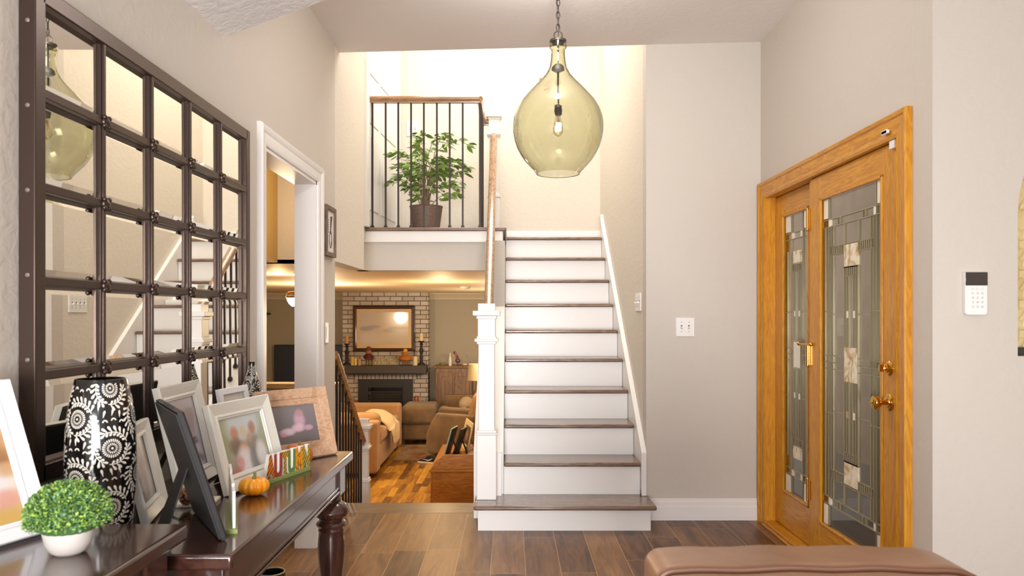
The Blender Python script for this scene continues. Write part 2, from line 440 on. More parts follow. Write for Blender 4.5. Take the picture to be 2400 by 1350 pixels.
# half wall and upper wall seen through the cased opening
m = MB(); m.box(-3.2, -1.19, 5.27, 5.39, FZ, .78)
struct(m.build('wall_front', M_wall), 'half wall between the side hall and the family room')
m = MB(); m.box(-3.22, -1.19, 5.25, 5.41, .78, .815)
struct(m.build('trim_5', wood('pale_oak_cap', [(.2, lin('#d9b57e')), (.8, lin('#b88d55'))], 'X', 1, .35), bevel=.006), 'oak cap on the half wall')
m = MB(); m.box(-3.2, XL-.11, 5.27, 5.39, FC, 2.5)
struct(m.build('wall_back', M_wall), 'beige wall over the half wall')
m = MB(); m.box(-1.70, -1.60, 3.9, 5.27, FC, 2.5)
struct(m.build('wall_left', plain('ochre_wall_paint', '#c3a565', .6)), 'ochre side wall seen through the cased opening')
m = MB(); m.box(-3.2, XL-.11, 3.2, 5.39, 2.29, 2.35)
struct(m.build('ceiling', M_ceil), 'ceiling of the side hall')
m = MB(); m.box(-3.3, -3.2, 3.2, 5.4, 0, 2.35); m.box(-3.2, XL-.11, 3.1, 3.2, 0, 2.35)
struct(m.build('wall_left', M_wall), 'beige walls of the side hall')

# casing of the opening (mitred colonial profile) and jambs
def casing_left(y0, y1, z1):
    wv = .085
    prof = [(0, 0), (0, .012), (.012, .018), (.05, .016), (.06, .024), (.078, .026), (wv, .018), (wv, 0)]
    m = MB()
    def P(o, t, k):  # o: distance outwards from the opening, t: thickness, k: corner
        return {0: (XL+t, y0-o, 0), 1: (XL+t, y0-o, z1+o), 2: (XL+t, y1+o, z1+o), 3: (XL+t, y1+o, 0)}[k]
    n = len(prof)
    for k in range(3):
        vs = [P(o, t, k) for o, t in prof]+[P(o, t, k+1) for o, t in prof]
        m.add(vs, [(i, i+1, n+i+1, n+i) for i in range(n-1)])
    return m
cm = casing_left(oy0, oy1, oz)
struct(cm.build('trim_6', M_white, smooth=True), 'white moulded casing round the opening in the left wall')
m = MB(); m.box(XL-.115, XL+.004, oy1-.018, oy1+.001, 0, oz); m.box(XL-.115, XL+.004, oy0-.001, oy0+.018, 0, oz); m.box(XL-.115, XL+.004, oy0, oy1, oz-.018, oz+.001)
struct(m.build('trim_7', M_white), 'white jamb lining of the opening')
# baseboards
def baseboard(name, p0, p1, nrm, lbl, h=.134):
    prof = [(0,0),(.018,0),(.018,h*.62),(.014,h*.66),(.014,h*.84),(.010,h*.90),(.010,h*.96),(.004,h),(0,h)]
    p0 = Vector(p0); p1 = Vector(p1); nv = Vector(nrm)
    m = MB(); m.prism([p0+nv*a+Vector((0,0,b)) for a, b in prof], p1-p0)
    return struct(m.build(name, M_white), lbl)
baseboard('baseboard_back', (XS1+.001, YB, 0), (XR, YB, 0), (0,-1,0), 'tall white two step baseboard right of the stairs')
baseboard('baseboard_left', (XL, -3.4, 0), (XL, oy0-.09, 0), (1,0,0), 'white baseboard behind the console tables')
baseboard('baseboard_left', (XL, oy1+.087, 0), (XL, YJ, 0), (1,0,0), 'short white baseboard between the opening and the stairs')
baseboard('baseboard_right', (XR, 2.857, 0), (XR, dy0-.06, 0), (-1,0,0), 'short white baseboard beside the entry door')
baseboard('baseboard_front', (XR, yf, 0), (X1, yf, 0), (0,-1,0), 'white baseboard under the arched niche')
baseboard('baseboard_back', (-1.05, 7.3, LZ), (XS1, 7.3, LZ), (0,-1,0), 'white baseboard on the upper landing', .10)

# ------------------------------------------------------------------ staircase
RZ0, RZ, TR, Y1 = .155, .2035, .258, 4.81
st = thing('staircase', 'white staircase with ten brown oak treads rising to the landing', 'stairs', (.4, 4.6, 0))
st['kind'] = 'structure'
nos = []
zt = [RZ0]+[RZ0+RZ*k for k in range(1, 10)]
m = MB(); zt[9] = LZ
for n in range(10):
    z = zt[n]
    if n == 0:
        x0, x1, yn, yb = at(1110, 1188, 4.56).x, at(1538, 1188, 4.56).x, 4.53, Y1+.05
    else:
        x0, x1, yn, yb = XS0+.001, XS1-.035, Y1+TR*(n-1), Y1+TR*n+.05
        if n == 9: yb = 7.28
    t = MB(); t.box(x0, x1, yn, yb, z-.027, z)
    if n == 0: t.box(XS1-.01, x1-.0, yb-.001, YB-.001, z-.027, z)
    t.build('tread', M_tread, st, bevel=.011, seg=3)
    zb = 0 if n == 0 else zt[n-1]
    r = MB()
    if n == 0: r.box(x0+.025, x1-.03, 4.575, 4.80, 0, z-.0275)
    else: r.box(XS0+.002, XS1-.036, yn+.028, yn+.045, zb+.0005, z-.0275)
    r.build('riser', M_white, st)
def slope_z(Y, a): return a+(RZ/TR)*(Y-Y1)
# right skirt board
ya, yb_ = YB+.001, Y1+TR*8+.12
m = MB(); m.prism([(XS1-.034, YB-.03, zt[0]), (XS1-.034, YB-.03, slope_z(YB-.03, .44)), (XS1-.034, yb_, slope_z(yb_, .44)), (XS1-.034, yb_, slope_z(yb_, .44)-.45)], (.033, 0, 0))
m.build('skirt_board', M_white, st, bevel=.003)
m = MB(); m.box(XS1-.034, XS1-.002, yb_-.01, yb_+.03, LZ, LZ+.19); m.ball((XS1-.018, yb_+.01, LZ+.20), .02)
m.build('skirt_return', M_white, st)
# knee wall under the railing with a sloping white cap
KX0, KX1 = -.234, XS0
y2 = 6.02
kz0 = .43
def kz(Y): return kz0+(RZ/TR)*(Y-4.85)
m = MB(); m.prism([(KX0, 4.85, 0), (KX0, 4.85, kz(4.85)), (KX0, y2, kz(y2)), (KX0, y2, -.3)], (KX1-KX0, 0, 0))
m.build('knee_wall', M_white, st, bevel=.002)
m = MB(); m.box(KX0+.012, KX1-.012, 4.80, 4.851, zt[0], kz(4.85)-.01); m.build('knee_wall_end', M_white, st)
m = MB(); m.box(KX0+.01, KX1, 4.976, 6.02, FZ, .0); m.build('stringer_base', M_white, st)

# ------------------------------------------------------------------ newels and railings
def newel(mb, x, y, z0, z1, w=.112, base=.34, collar=None):
    h = w/2
    mb.box(x-h*1.12, x+h*1.12, y-h*1.12, y+h*1.12, z0, z0+base)
    mb.box(x-h*1.25, x+h*1.25, y-h*1.25, y+h*1.25, z0+base, z0+base+.012)
    mb.box(x-h*1.14, x+h*1.14, y-h*1.14, y+h*1.14, z0+base+.012, z0+base+.028)
    mb.box(x-h*.92, x+h*.92, y-h*.92, y+h*.92, z0+base, z1-.22)
    mb.box(x-h*1.35, x+h*1.35, y-h*1.35, y+h*1.35, z1-.235, z1-.215)
    mb.box(x-h*1.1, x+h*1.1, y-h*1.1, y+h*1.1, z1-.25, z1-.2)
    mb.box(x-h, x+h, y-h, y+h, z1-.215, z1-.09)
    mb.box(x-h*1.15, x+h*1.15, y-h*1.15, y+h*1.15, z1-.095, z1-.075)
    mb.box(x-h*1.55, x+h*1.55, y-h*1.55, y+h*1.55, z1-.075, z1-.045)
    mb.box(x-h*.98, x+h*.98, y-h*.98, y+h*.98, z1-.05, z1)
    return mb
def baluster(parent, x, y, z0, z1, r=.0065, knuckle=None):
    m = MB(); m.box(x-r, x+r, y-r, y+r, z0, z1)
    m.build('baluster', M_iron, parent)
    m = MB(); m.box(x-.014, x+.014, y-.014, y+.014, z0, z0+.018); m.box(x-.011, x+.011, y-.011, y+.011, z0+.018, z0+.028)
    m.build('baluster_shoe', M_iron, parent)
def rail_profile(w=.058, h=.06):
    return [(-w*.30,-h*.5),(-w*.34,-h*.2),(-w*.5,-h*.05),(-w*.5,h*.2),(-w*.36,h*.42),(-w*.12,h*.5),(w*.12,h*.5),(w*.36,h*.42),(w*.5,h*.2),(w*.5,-h*.05),(w*.34,-h*.2),(w*.30,-h*.5)]
def handrail(parent, p0, p1, mat, w=.058, h=.06):
    p0 = Vector(p0); p1 = Vector(p1); d = p1-p0; side = Vector((d.y, -d.x, 0)).normalized()
    if abs(d.x) < 1e-6 and abs(d.y) < 1e-6: side = Vector((1,0,0))
    up = Vector((0,0,1))
    m = MB(); m.prism([p0+side*a+up*b for a, b in rail_profile(w, h)], d)
    return m.build('handrail', mat, parent, smooth=True, auto=.9)
NX = -.148
rl = thing('stair_railing', 'sloping oak handrail with iron balusters and white square newels along the stairs', 'railing', (NX, 4.75, zt[0]))
newel(MB(), NX, 4.75, zt[0], 1.355, .108, .396).build('newel_post', M_white, rl, bevel=.004)
newel(MB(), -.152, 6.95, LZ, 3.14, .092, .36).build('newel_post', M_white, rl, bevel=.004)
pa, pb = Vector((-.138, 4.80, 1.305)), Vector((-.152, 6.90, 2.90))
handrail(rl, pa, pb, M_rail)
for k in range(11):
    y = 4.94+.105*k*1.0
    if y > 5.98: break
    t = (y-pa.y)/(pb.y-pa.y)
    baluster(rl, NX+.01, y, kz(y), pa.z+(pb.z-pa.z)*t-.025)
for k in range(6):
    y = 6.17+.115*k
    t = (y-pa.y)/(pb.y-pa.y)
    if y < 6.85: baluster(rl, NX+.003, y, LZ, pa.z+(pb.z-pa.z)*t-.025)
# landing railing
lr = thing('landing_railing', 'level oak handrail with thin iron balusters across the landing edge', 'railing', (-.7, 6.2, LZ))
RY, RZt = 6.22, 3.03
handrail(lr, (at(853, 230, RY).x-.02, RY, RZt), (at(1124, 230, RY).x, RY, RZt), M_railx, .062, .058)
xr = at(1126, 230, RY).x-.005
handrail(lr, (xr, RY, RZt), (xr, 6.95, RZt), M_rail, .05, .058)
handrail(lr, (xr, 6.95, RZt), (-.2, 6.95, RZt), M_railx, .05, .058)
for px in (873, 904, 933.5, 963.5, 993.5, 1024, 1054, 1084.5):
    baluster(lr, at(px, 500, RY).x, RY, LZ, RZt-.03, .007)
for k in range(8): baluster(lr, xr, RY+.004+k*.1, LZ, RZt-.03, .007)
# descending railing on the way to the family room
dr = thing('descending_railing', 'short oak handrail with dark balusters going down to the family room', 'railing', (-1.17, 6.03, FZ))
newel(MB(), at(853, 1000, 6.03).x, 6.03, FZ, .472, .078, .55).build('newel_post', M_white, dr, bevel=.004)
q0 = Vector((-1.128, 4.92, 1.03)); q1 = Vector((-1.150, 5.97, .30))
handrail(dr, q0, q1, wood('honey_oak_rail', [(.2, lin('#c79a62')), (.8, lin('#8f6234'))], 'Y', 1, .3, .3), .05, .055)
for k in range(10):
    y = 4.99+.1*k; t = (y-q0.y)/(q1.y-q0.y); s_ = 0 if y < 5.24 else (-.19 if y < 5.51 else (-.38 if y < 5.78 else FZ))
    baluster(dr, q0.x+(q1.x-q0.x)*t, y, s_, q0.z+(q1.z-q0.z)*t-.02, .0065)

# door, trim on the upper landing
ul = thing('door_1', 'white panelled door and casing at the far left of the landing', 'door', (-1.1, 6.6, LZ)); ul['kind'] = 'structure'
e0 = Vector((-1.185, YK+.13, 0)); e1 = Vector((-1.063, 7.295, 0)); dd = (e1-e0); L_ = dd.length; dd.normalize(); nn = Vector((dd.y, -dd.x, 0))
def lp(a, o, z): return e0+dd*a+nn*o+Vector((0,0,z))
def lbox(mb, a0, a1, o0, o1, z0, z1):
    mb.prism([lp(a0,o0,z0), lp(a1,o0,z0), lp(a1,o0,z1), lp(a0,o0,z1)], nn*(o1-o0))
m = MB(); lbox(m, .30, .38, .001, .03, LZ, LZ+2.12); lbox(m, L_-.13, L_-.05, .001, .03, LZ, LZ+2.12); lbox(m, .38, L_-.13, .001, .03, LZ+2.04, LZ+2.12)
m.build('door_casing', M_white, ul, bevel=.004)
m = MB(); lbox(m, .38, L_-.13, .001, .012, LZ+.01, LZ+2.04)
for (z0, z1) in ((.15,.75),(.85,1.15),(1.25,1.95)):
    for (a0, a1) in ((.45,.72),(.80,L_-.2)): lbox(m, a0, a1, .012, .018, LZ+z0, LZ+z1)
m.build('door_leaf', M_white, ul, bevel=.004)
# ------------------------------------------------------------------ entry door with sidelight
def rx(px, py, X): Y = X*F/(px-CX); return Y, H-(py-CY)*Y/F
dr1 = thing('door_2', 'golden oak entry door and sidelight with leaded stained glass', 'door', (XR+.02, 3.9, 0)); dr1['kind'] = 'structure'
def cas_right(y0, y1, z1, wv=.10):
    prof = [(0,0),(0,.014),(.012,.020),(.030,.016),(.040,.020),(.075,.020),(.082,.028),(wv-.004,.030),(wv,.024),(wv,0)]
    m = MB()
    def P(o, t, k): return {0:(XR-t,y0-o,0),1:(XR-t,y0-o,z1+o),2:(XR-t,y1+o,z1+o),3:(XR-t,y1+o,0)}[k]
    n = len(prof)
    return m, prof, P, n
m, prof, P, n = cas_right(3.10, 4.70, 2.0)
mh = MB()
for k in range(3):
    vs = [P(o,t,k) for o,t in prof]+[P(o,t,k+1) for o,t in prof]
    (mh if k == 1 else m).add(vs, [(i,i+1,n+i+1,n+i) for i in range(n-1)])
m.build('side_casing', M_oak, dr1, smooth=True, auto=.5); mh.build('head_casing', M_oakh, dr1, smooth=True, auto=.5)
m = MB(); m.box(XR-.002, XR+.12, 3.06, 3.10, 0, 2.04); m.box(XR-.002, XR+.12, 4.70, 4.76, 0, 2.04); m.box(XR+.03, XR+.12, 4.055, 4.115, .03, 2.0)
m.build('door_jamb', M_oak, dr1, bevel=.002)
m = MB(); m.box(XR-.002, XR+.12, 3.10, 4.70, 2.0, 2.04); m.box(XR-.02, XR+.12, 3.10, 4.70, 0, .028); m.box(XR-.035, XR-.02, 3.10, 4.70, 0, .014)
m.build('door_sill', M_oakh, dr1, bevel=.004)
def leaf(name, y0, y1, X, gy0, gy1, gz0, gz1, parent, z0=.032, z1=1.996, th=.042):
    """oak leaf around a glass light; y0..y1 outer, g* glass opening; X inner face"""
    lf = MB(); lf.box(X, X+th, y0, gy0, z0, z1); lf.box(X, X+th, gy1, y1, z0, z1)
    body = lf.build(name, M_oak, parent, bevel=.002)
    r = MB(); r.box(X+.001, X+th-.001, gy0, gy1, gz1, z1); r.box(X+.001, X+th-.001, gy0, gy1, z0, gz0)
    r.build('rail', M_oakh, body)
    b = MB(); s = .016
    for (a0,a1,c0,c1) in ((gy0,gy0+s,gz0,gz1),(gy1-s,gy1,gz0,gz1),(gy0,gy1,gz0,gz0+s),(gy0,gy1,gz1-s,gz1)):
        b.box(X-.006, X+.010, a0, a1, c0, c1)
    b.build('glazing_bead', M_oak, body, bevel=.005)
    return body
g = NG('clear_bevelled_glass')
tr = g.n('ShaderNodeBsdfTransparent'); tr.inputs[0].default_value = (.95, .94, .90, 1)
gl = g.n('ShaderNodeBsdfGlossy'); gl.inputs['Roughness'].default_value = .03
fr = g.n('ShaderNodeLayerWeight'); fr.inputs[0].default_value = .5
ff = g.M('ADD', g.M('MULTIPLY', g.M('POWER', fr.outputs['Facing'], 5.0), .96), .04)
mx = g.n('ShaderNodeMixShader'); g.t.links.new(ff, mx.inputs[0]); g.t.links.new(tr.outputs[0], mx.inputs[1]); g.t.links.new(gl.outputs[0], mx.inputs[2])
g.t.links.new(mx.outputs[0], g.out.inputs[0]); M_glass = g.m
M_came = plain('grey_brass_came', '#a89c7e', .3, .5)
M_opal = plain('white_opal_glass', '#efe9da', .2, coat=.5)
g = NG('swirled_opal_glass'); v = g.coord('World')
g.set(Base_Color=g.ramp(g.noise(v, 11, 3, .5, 2.0), [(.38, lin('#f1e8d2')), (.52, lin('#e6d4ae')), (.64, lin('#b99560'))]), Roughness=.15, Coat_Weight=.5); M_swirl = g.m
M_brick_gl = plain('small_clear_bevel', '#8f8878', .12, coat=.6)
M_amber = plain('amber_glass', '#c08a38', .2, coat=.5)
def stained(parent, X, y_l, y_r, z_b, z_t, door=True):
    """u: 0 at the left as seen (large Y) .. 1; v: 0 top .. 1 bottom"""
    def Yu(u): return y_l+(y_r-y_l)*u
    def Zv(v): return z_t+(z_b-z_t)*v
    pn = MB(); pn.box(X+.004, X+.008, y_r, y_l, z_b, z_t)
    pane = pn.build('glass_pane', M_glass, parent)
    cm = MB()
    def V(u, v0, v1, w=.0042): cm.box(X-.002, X+.012, Yu(u)-w/2, Yu(u)+w/2, Zv(v1), Zv(v0))
    def Hh(v, u0, u1, w=.0042): cm.box(X-.002, X+.012, Yu(u1), Yu(u0), Zv(v)-w/2, Zv(v)+w/2)
    def G(name, mat, u0, u1, v0, v1):
        q = MB(); q.box(X-.001, X+.011, Yu(u1), Yu(u0), Zv(v1), Zv(v0)); q.build(name, mat, pane)
    def bricks(u0, u1, v0, v1, k):
        Hh(v0, u0, u1); Hh(v1, u0, u1)
        for i in range(k+1): V(u0+(u1-u0)*i/k, v0, v1, .008)
    if door:
        L = (.035, .105, .15, .19); R = (.81, .85, .895, .965)
        for u in L+R: V(u, 0 if u in (.105, .895) else .085, 1 if u in (.105, .895) else .915)
        for a in (0, 1):
            f = (lambda q: q) if a == 0 else (lambda q: 1-q)
            def S(q0, q1): return (f(q0), f(q1)) if a == 0 else (f(q1), f(q0))
            v0, v1 = S(0, .06); G('opal_corner', M_opal, .01, .09, v0, v1); G('opal_corner', M_opal, .91, .99, v0, v1)
            Hh(f(.065), 0, 1); Hh(f(.088), 0, 1)
            v0, v1 = S(.066, .087); G('opal_square', M_opal, .108, .145, v0, v1); G('opal_square', M_opal, .855, .892, v0, v1)
            for u in (.27, .31, .69, .73): V(u, v0, v1)
            v0, v1 = S(.088, .15)
            for u in (.38, .62): V(u, v0, v1)
            v0, v1 = S(.15, .175); bricks(.15, .38, v0, v1, 7); bricks(.62, .85, v0, v1, 7)
            v0, v1 = S(.152, .215); G('swirl_square', M_swirl, .385, .615, v0, v1); Hh(f(.148), .38, .62); Hh(f(.218), .38, .62)
            v0, v1 = S(.218, .243); bricks(.385, .615, v0, v1, 7)
            v0, v1 = S(.243, .45)
            for u in (.385, .425, .465, .535, .575, .615): V(u, v0, v1)
            Hh(f(.355), .19, .385); Hh(f(.355), .615, .81); Hh(f(.345), .035, .19); Hh(f(.345), .81, .965)
            v0, v1 = S(.345, .365)
            G('opal_chip', M_amber if a else M_opal, .428, .462, v0, v1); G('opal_chip', M_opal, .538, .572, v0, v1)
        G('swirl_centre', M_swirl, .39, .61, .45, .55)
        for v in (.48, .5, .52): Hh(v, 0, .385); Hh(v, .615, 1)
        for u in (.385, .615): V(u, .45, .55)
    else:
        for u in (.10, .27, .36, .64, .73, .90): V(u, .0 if u in (.27, .73) else .13, 1 if u in (.27, .73) else .87)
        for a in (0, 1):
            f = (lambda q: q) if a == 0 else (lambda q: 1-q)
            def S(q0, q1): return (f(q0), f(q1)) if a == 0 else (f(q1), f(q0))
            v0, v1 = S(0, .06); G('opal_corner', M_opal, .02, .22, v0, v1); G('opal_corner', M_opal, .78, .98, v0, v1)
            Hh(f(.065), 0, 1); Hh(f(.088), 0, 1)
            v0, v1 = S(.066, .087); G('opal_square', M_opal, .28, .36, v0, v1); G('opal_square', M_opal, .64, .72, v0, v1)
            v0, v1 = S(.132, .175); G('swirl_square', M_swirl, .33, .67, v0, v1)
            v0, v1 = S(.18, .203); bricks(.3, .7, v0, v1, 6)
            v0, v1 = S(.203, .45)
            for u in (.44, .56): V(u, v0, v1)
            Hh(f(.35), 0, .3); Hh(f(.35), .7, 1)
            v0, v1 = S(.345, .365); G('opal_chip', M_opal, .375, .435, v0, v1); G('opal_chip', M_opal, .565, .625, v0, v1)
        G('opal_centre', M_opal, .36, .64, .455, .545)
        for v in (.48, .5, .52): Hh(v, 0, .36); Hh(v, .64, 1)
    cm.build('lead_came', M_came, pane)
XD = XR+.012
body = leaf('door_leaf', 3.104, 4.055, XD, 3.262, 3.928, .215, 1.882, dr1)
stained(body, XD+.012, 3.912, 3.278, .231, 1.866, True)
XS = XR+.05
sb = leaf('sidelight', 4.116, 4.699, XS, 4.17, 4.575, .235, 1.880, dr1)
stained(sb, XS+.012, 4.560, 4.186, .25, 1.865, False)
for z in (1.79, 1.07, .36):
    hm = MB()
    hm.lathe([(.0075,-.052),(.0075,.052)], (XD-.008, 4.070, z), 12); hm.ball((XD-.008, 4.070, z+.055), .008, 10, 6); hm.ball((XD-.008, 4.070, z-.055), .008, 10, 6)
    hm.box(XD-.004, XD+.004, 4.040, 4.100, z-.05, z+.05)
    if abs(z-1.07) < .01:
        hm.tube([(XD-.01, 4.02, z+.06), (XD-.03, 4.13, z+.06)], .006)
        hm.ball((XD-.01, 4.018, z+.06), .011, 10, 6); hm.ball((XD-.03, 4.133, z+.06), .011, 10, 6)
    hm.build('hinge', M_brass, body, smooth=True)
kY = rx(2085, 900, XD)[0]; RX = Matrix.Rotation(-PI/2, 4, 'Y').to_3x3()
def kz_(py): return H-(py-CY)*kY/F
m = MB(); m.lathe([(.0,0),(.036,0),(.036,.004),(.030,.008),(.024,.010),(.022,.014),(.012,.016),(.010,.034),(.016,.040),(.026,.048),(.030,.058),(.027,.068),(.014,.074),(.005,.076),(.004,.082),(0,.083)], (XD, kY, kz_(943)), 28, RX)
m.build('door_knob', M_brass, body, smooth=True)
m = MB(); m.lathe([(0,0),(.031,0),(.031,.004),(.026,.009),(.021,.010),(.019,.018),(.008,.020),(.006,.026),(0,.026)], (XD, kY, kz_(863)), 28, RX)
m.box(XD-.044, XD-.024, kY-.004, kY+.004, kz_(863)-.014, kz_(863)+.014)
m.build('deadbolt_turn', M_brass, body, smooth=True)
# alarm contacts
yy, zz = rx(2088, 341, XD-.01)
m = MB(); m.box(XD-.020, XD-.0005, 3.128, 3.170, zz-.018, zz+.016)
tag(m.build('door_sensor', M_plastic, bevel=.002), 'small square white alarm contact on the top right corner of the oak door', 'sensor')
yy, zz = rx(2083, 318, XR-.02)
m = MB(); m.box(XR-.034, XR-.0302, 3.135, 3.185, 2.025, 2.043); m.box(XR-.034, XR-.021, 3.137, 3.183, 2.027, 2.041)
tag(m.build('door_sensor', M_plastic, bevel=.002), 'slim white alarm magnet on the oak casing above the door', 'sensor')
# porch outside
light('porch_fill_light', 'AREA', (1.75, 7.2, 1.3), 6.5, (1, .93, .84), 3.0, 2.2, target=(3.1, 7.2, 1.2))  # unseen area light added behind the house wall to brighten the porch wall
m = MB(); m.box(3.1, 3.2, 2.99, 9, -.1, 2.7)
struct(m.build('wall_right', plain('porch_wall', '#a38d78', .8, kind='World', var=.2)), 'dull brown porch wall outside the entry door')
m = MB(); m.box(XR+.12, 3.1, 2.99, 9, -.12, -.02); struct(m.build('floor', plain('porch_slab', '#6d665f', .8)), 'grey porch slab outside')
m = MB(); m.box(XR+.12, 3.2, 2.99, 6.4, 2.7, 2.8); struct(m.build('ceiling', plain('porch_ceiling', '#8a8075', .8)), 'porch ceiling outside')

# ------------------------------------------------------------------ keypad, switches, niche panel
KY = yf
kx0, kz0_, kx1, kz1_ = at(2255, 738, KY).x, at(2255, 738, KY).z, at(2307, 638, KY).x, at(2307, 638, KY).z
kp = thing('alarm_keypad', 'white wall alarm keypad with a dark screen above its buttons', 'keypad', ((kx0+kx1)/2, KY, kz0_))
rr = .012; pts = []
for (cx_, cz_, a0) in ((kx0+rr, kz0_+rr, PI), (kx1-rr, kz0_+rr, 1.5*PI)):
    for i in range(6): a = a0+i*PI/10; pts.append((cx_+rr*math.cos(a), KY-.020, cz_+rr*math.sin(a)))
pts += [(kx1, KY-.020, kz1_), (kx0, KY-.020, kz1_)]
m = MB(); m.prism(pts, (0, .0195, 0)); m.build('housing', M_plastic, kp, bevel=.002)
m = MB(); m.box(kx0+.001, kx1-.001, KY-.0225, KY-.019, kz1_-.050, kz1_-.001); m.build('screen', plain('dark_keypad_screen', '#3a302b', .08, coat=.5), kp, bevel=.001)
M_key = plain('keypad_button', '#e4e1dd', .4); M_ink = plain('grey_ink', '#8c8a88', .5); M_dark_ink = plain('dark_ink', '#3b3431', .5)
kw = kx1-kx0
labels = ['', '', '', '1', '2', '3', '4', '5', '6', '7', '8', '9', '*', '0', '#']
for i, s_ in enumerate(labels):
    cx_ = kx0+kw*(.33+.21*(i % 3)); cz_ = kz1_-.062-.0165*(i//3)
    m = MB(); m.lathe([(.0062,0),(.0062,.0015),(.005,.002)], (cx_, KY-.020, cz_), 16, Matrix.Rotation(PI/2, 3, 'X'), sy=.8); b_ = m.build('button', M_key, kp)
    if s_:
        text_mesh('digit', s_, .008, .0001, M_ink, b_, basis(Vector((cx_, KY-.0222, cz_-.0028))-kp.location, (1,0,0), (0,0,1), (0,-1,0)), resolution=1)
def switch_plate(name, c, right, nrm, w, h, kinds, label, cat='light switch', mat=None):
    c = Vector(c); right = Vector(right); nrm = Vector(nrm)
    t = thing(name, label, cat, c)
    B = basis(c+nrm*.0035, right, (0,0,1), nrm)
    m = MB(); m.mbox(B, w, h, .0068); m.build('cover_plate', mat or M_white, t, bevel=.002)
    n = len(kinds)
    for i, k in enumerate(kinds):
        x = (i-(n-1)/2)*.046
        if k == 't':
            m = MB(); m.mbox(B @ Matrix.Translation((x, 0, .0032)), .0105, .024, .002); m.build('toggle_slot', plain_ink, t)
            m = MB(); m.mbox(B @ Matrix.Translation((x, -.003, .009)) @ Matrix.Rotation(-.5, 4, 'X'), .0085, .010, .014); m.build('toggle', M_white, t)
            for q in (-1, 1):
                m = MB(); m.lathe([(.003,0),(.003,.001)], B @ Vector((x, q*.030, .0033)), 10, B.to_3x3()); m.build('screw', M_ink, t)
        elif k == 'r':
            m = MB(); m.mbox(B @ Matrix.Translation((x, 0, .004)) @ Matrix.Rotation(.06, 4, 'X'), .033, .066, .005); m.build('rocker', M_plastic, t, bevel=.001)
        elif k == 'o':
            for q in (-1, 1):
                m = MB(); m.mbox(B @ Matrix.Translation((x, q*.02, .0035)), .03, .026, .002); m.build('socket_face', M_plastic, t, bevel=.001)
    return t
plain_ink = plain('switch_slot_brown', '#6a5a50', .6)
switch_plate('light_switch', at(1605.5, 766.5, YB-.0002), (1,0,0), (0,-1,0), .116, .118, 'tt', 'white two toggle switch plate on the beige wall left of the entry door')
yy = XS1*F/(1497-CX)
switch_plate('light_switch', (XS1-.0002, yy, H-(708-CY)*yy/F), (0,-1,0), (-1,0,0), .21, .118, 'tttt', 'white four toggle switch plate on the stairwell right wall')
yy = -XL*F/(CX-764)
switch_plate('light_switch', (XL+.0002, yy, H-(780-CY)*yy/F), (0,1,0), (1,0,0), .072, .118, 'r', 'white rocker switch on the left wall end below the narrow picture')
switch_plate('light_switch', at(967, 301, 7.2998), (1,0,0), (0,-1,0), .115, .15, 'tt', 'white switch plate on the cream upstairs wall behind the railing')
m = MB(); m.box(at(1270, 183, 7.2).x-.02, at(1270, 183, 7.2).x+.03, 7.262, 7.299, at(1270, 188, 7.2).z-.02, at(1270, 178, 7.2).z)
tag(m.build('wall_hook', plain('terracotta_wood', '#b0643a', .5), bevel=.004), 'tiny reddish wooden block on the cream upstairs wall behind the glass pendant', 'wall decoration')
# carved panel in the niche
g = NG('pale_gold_plaster'); v = g.coord()
g.set(Base_Color=g.ramp(g.noise(v, 9, 4), [(.3, lin('#e3cf9c')), (.7, lin('#cfb47a'))]), Roughness=.38); M_gold = g.m
npn = thing('niche_panel', 'pale gold panel carved with overlapping scale leaves inside the arched niche', 'wall panel', (ncx, yf+.11, nz0))
m = MB(); pts = [(nx0-.0, yf+.10, nz0+.03), (nx0+2*nr, yf+.10, nz0+.03)]+[(ncx+nr*math.cos(PI*i/24), yf+.10, nzs+nr*math.sin(PI*i/24)) for i in range(25)]
m.prism(pts, (0, .018, 0)); m.build('back_panel', M_gold, npn)
sc_m = MB()
for i in range(9):
    for j in range(9):
        cx_ = nx0+.03+i*.10; cz_ = nz0+.08+j*.115
        if math.hypot(cx_-ncx, max(0, cz_+.05-nzs)) > nr-.03 and cz_ > nzs-.1: continue
        for (dx, dz_, rx_, rz_, rot) in ((0, 0, .036, .05, 0), (-.03, .045, .02, .04, .8), (.03, .045, .02, .04, -.8), (.035, -.04, .016, .035, .7)):
            if cx_+dx-rx_ < nx0+.001: dx = nx0+.002+rx_-cx_
            R3 = Matrix.Rotation(rot, 3, 'Y')
            sc_m.ball((cx_+dx, yf+.10, cz_+dz_), 1.0, 12, 7, (rx_, .012, rz_), M=R3)
sc_m.build('carved_scales', M_gold, npn, smooth=True)
m = MB(); m.box(nx0+.001, nx0+2*nr-.001, yf+.06, yf+.12, nz0+.001, nz0+.03); m.build('base_strip', plain('dark_base_strip', '#35302d', .5), npn)

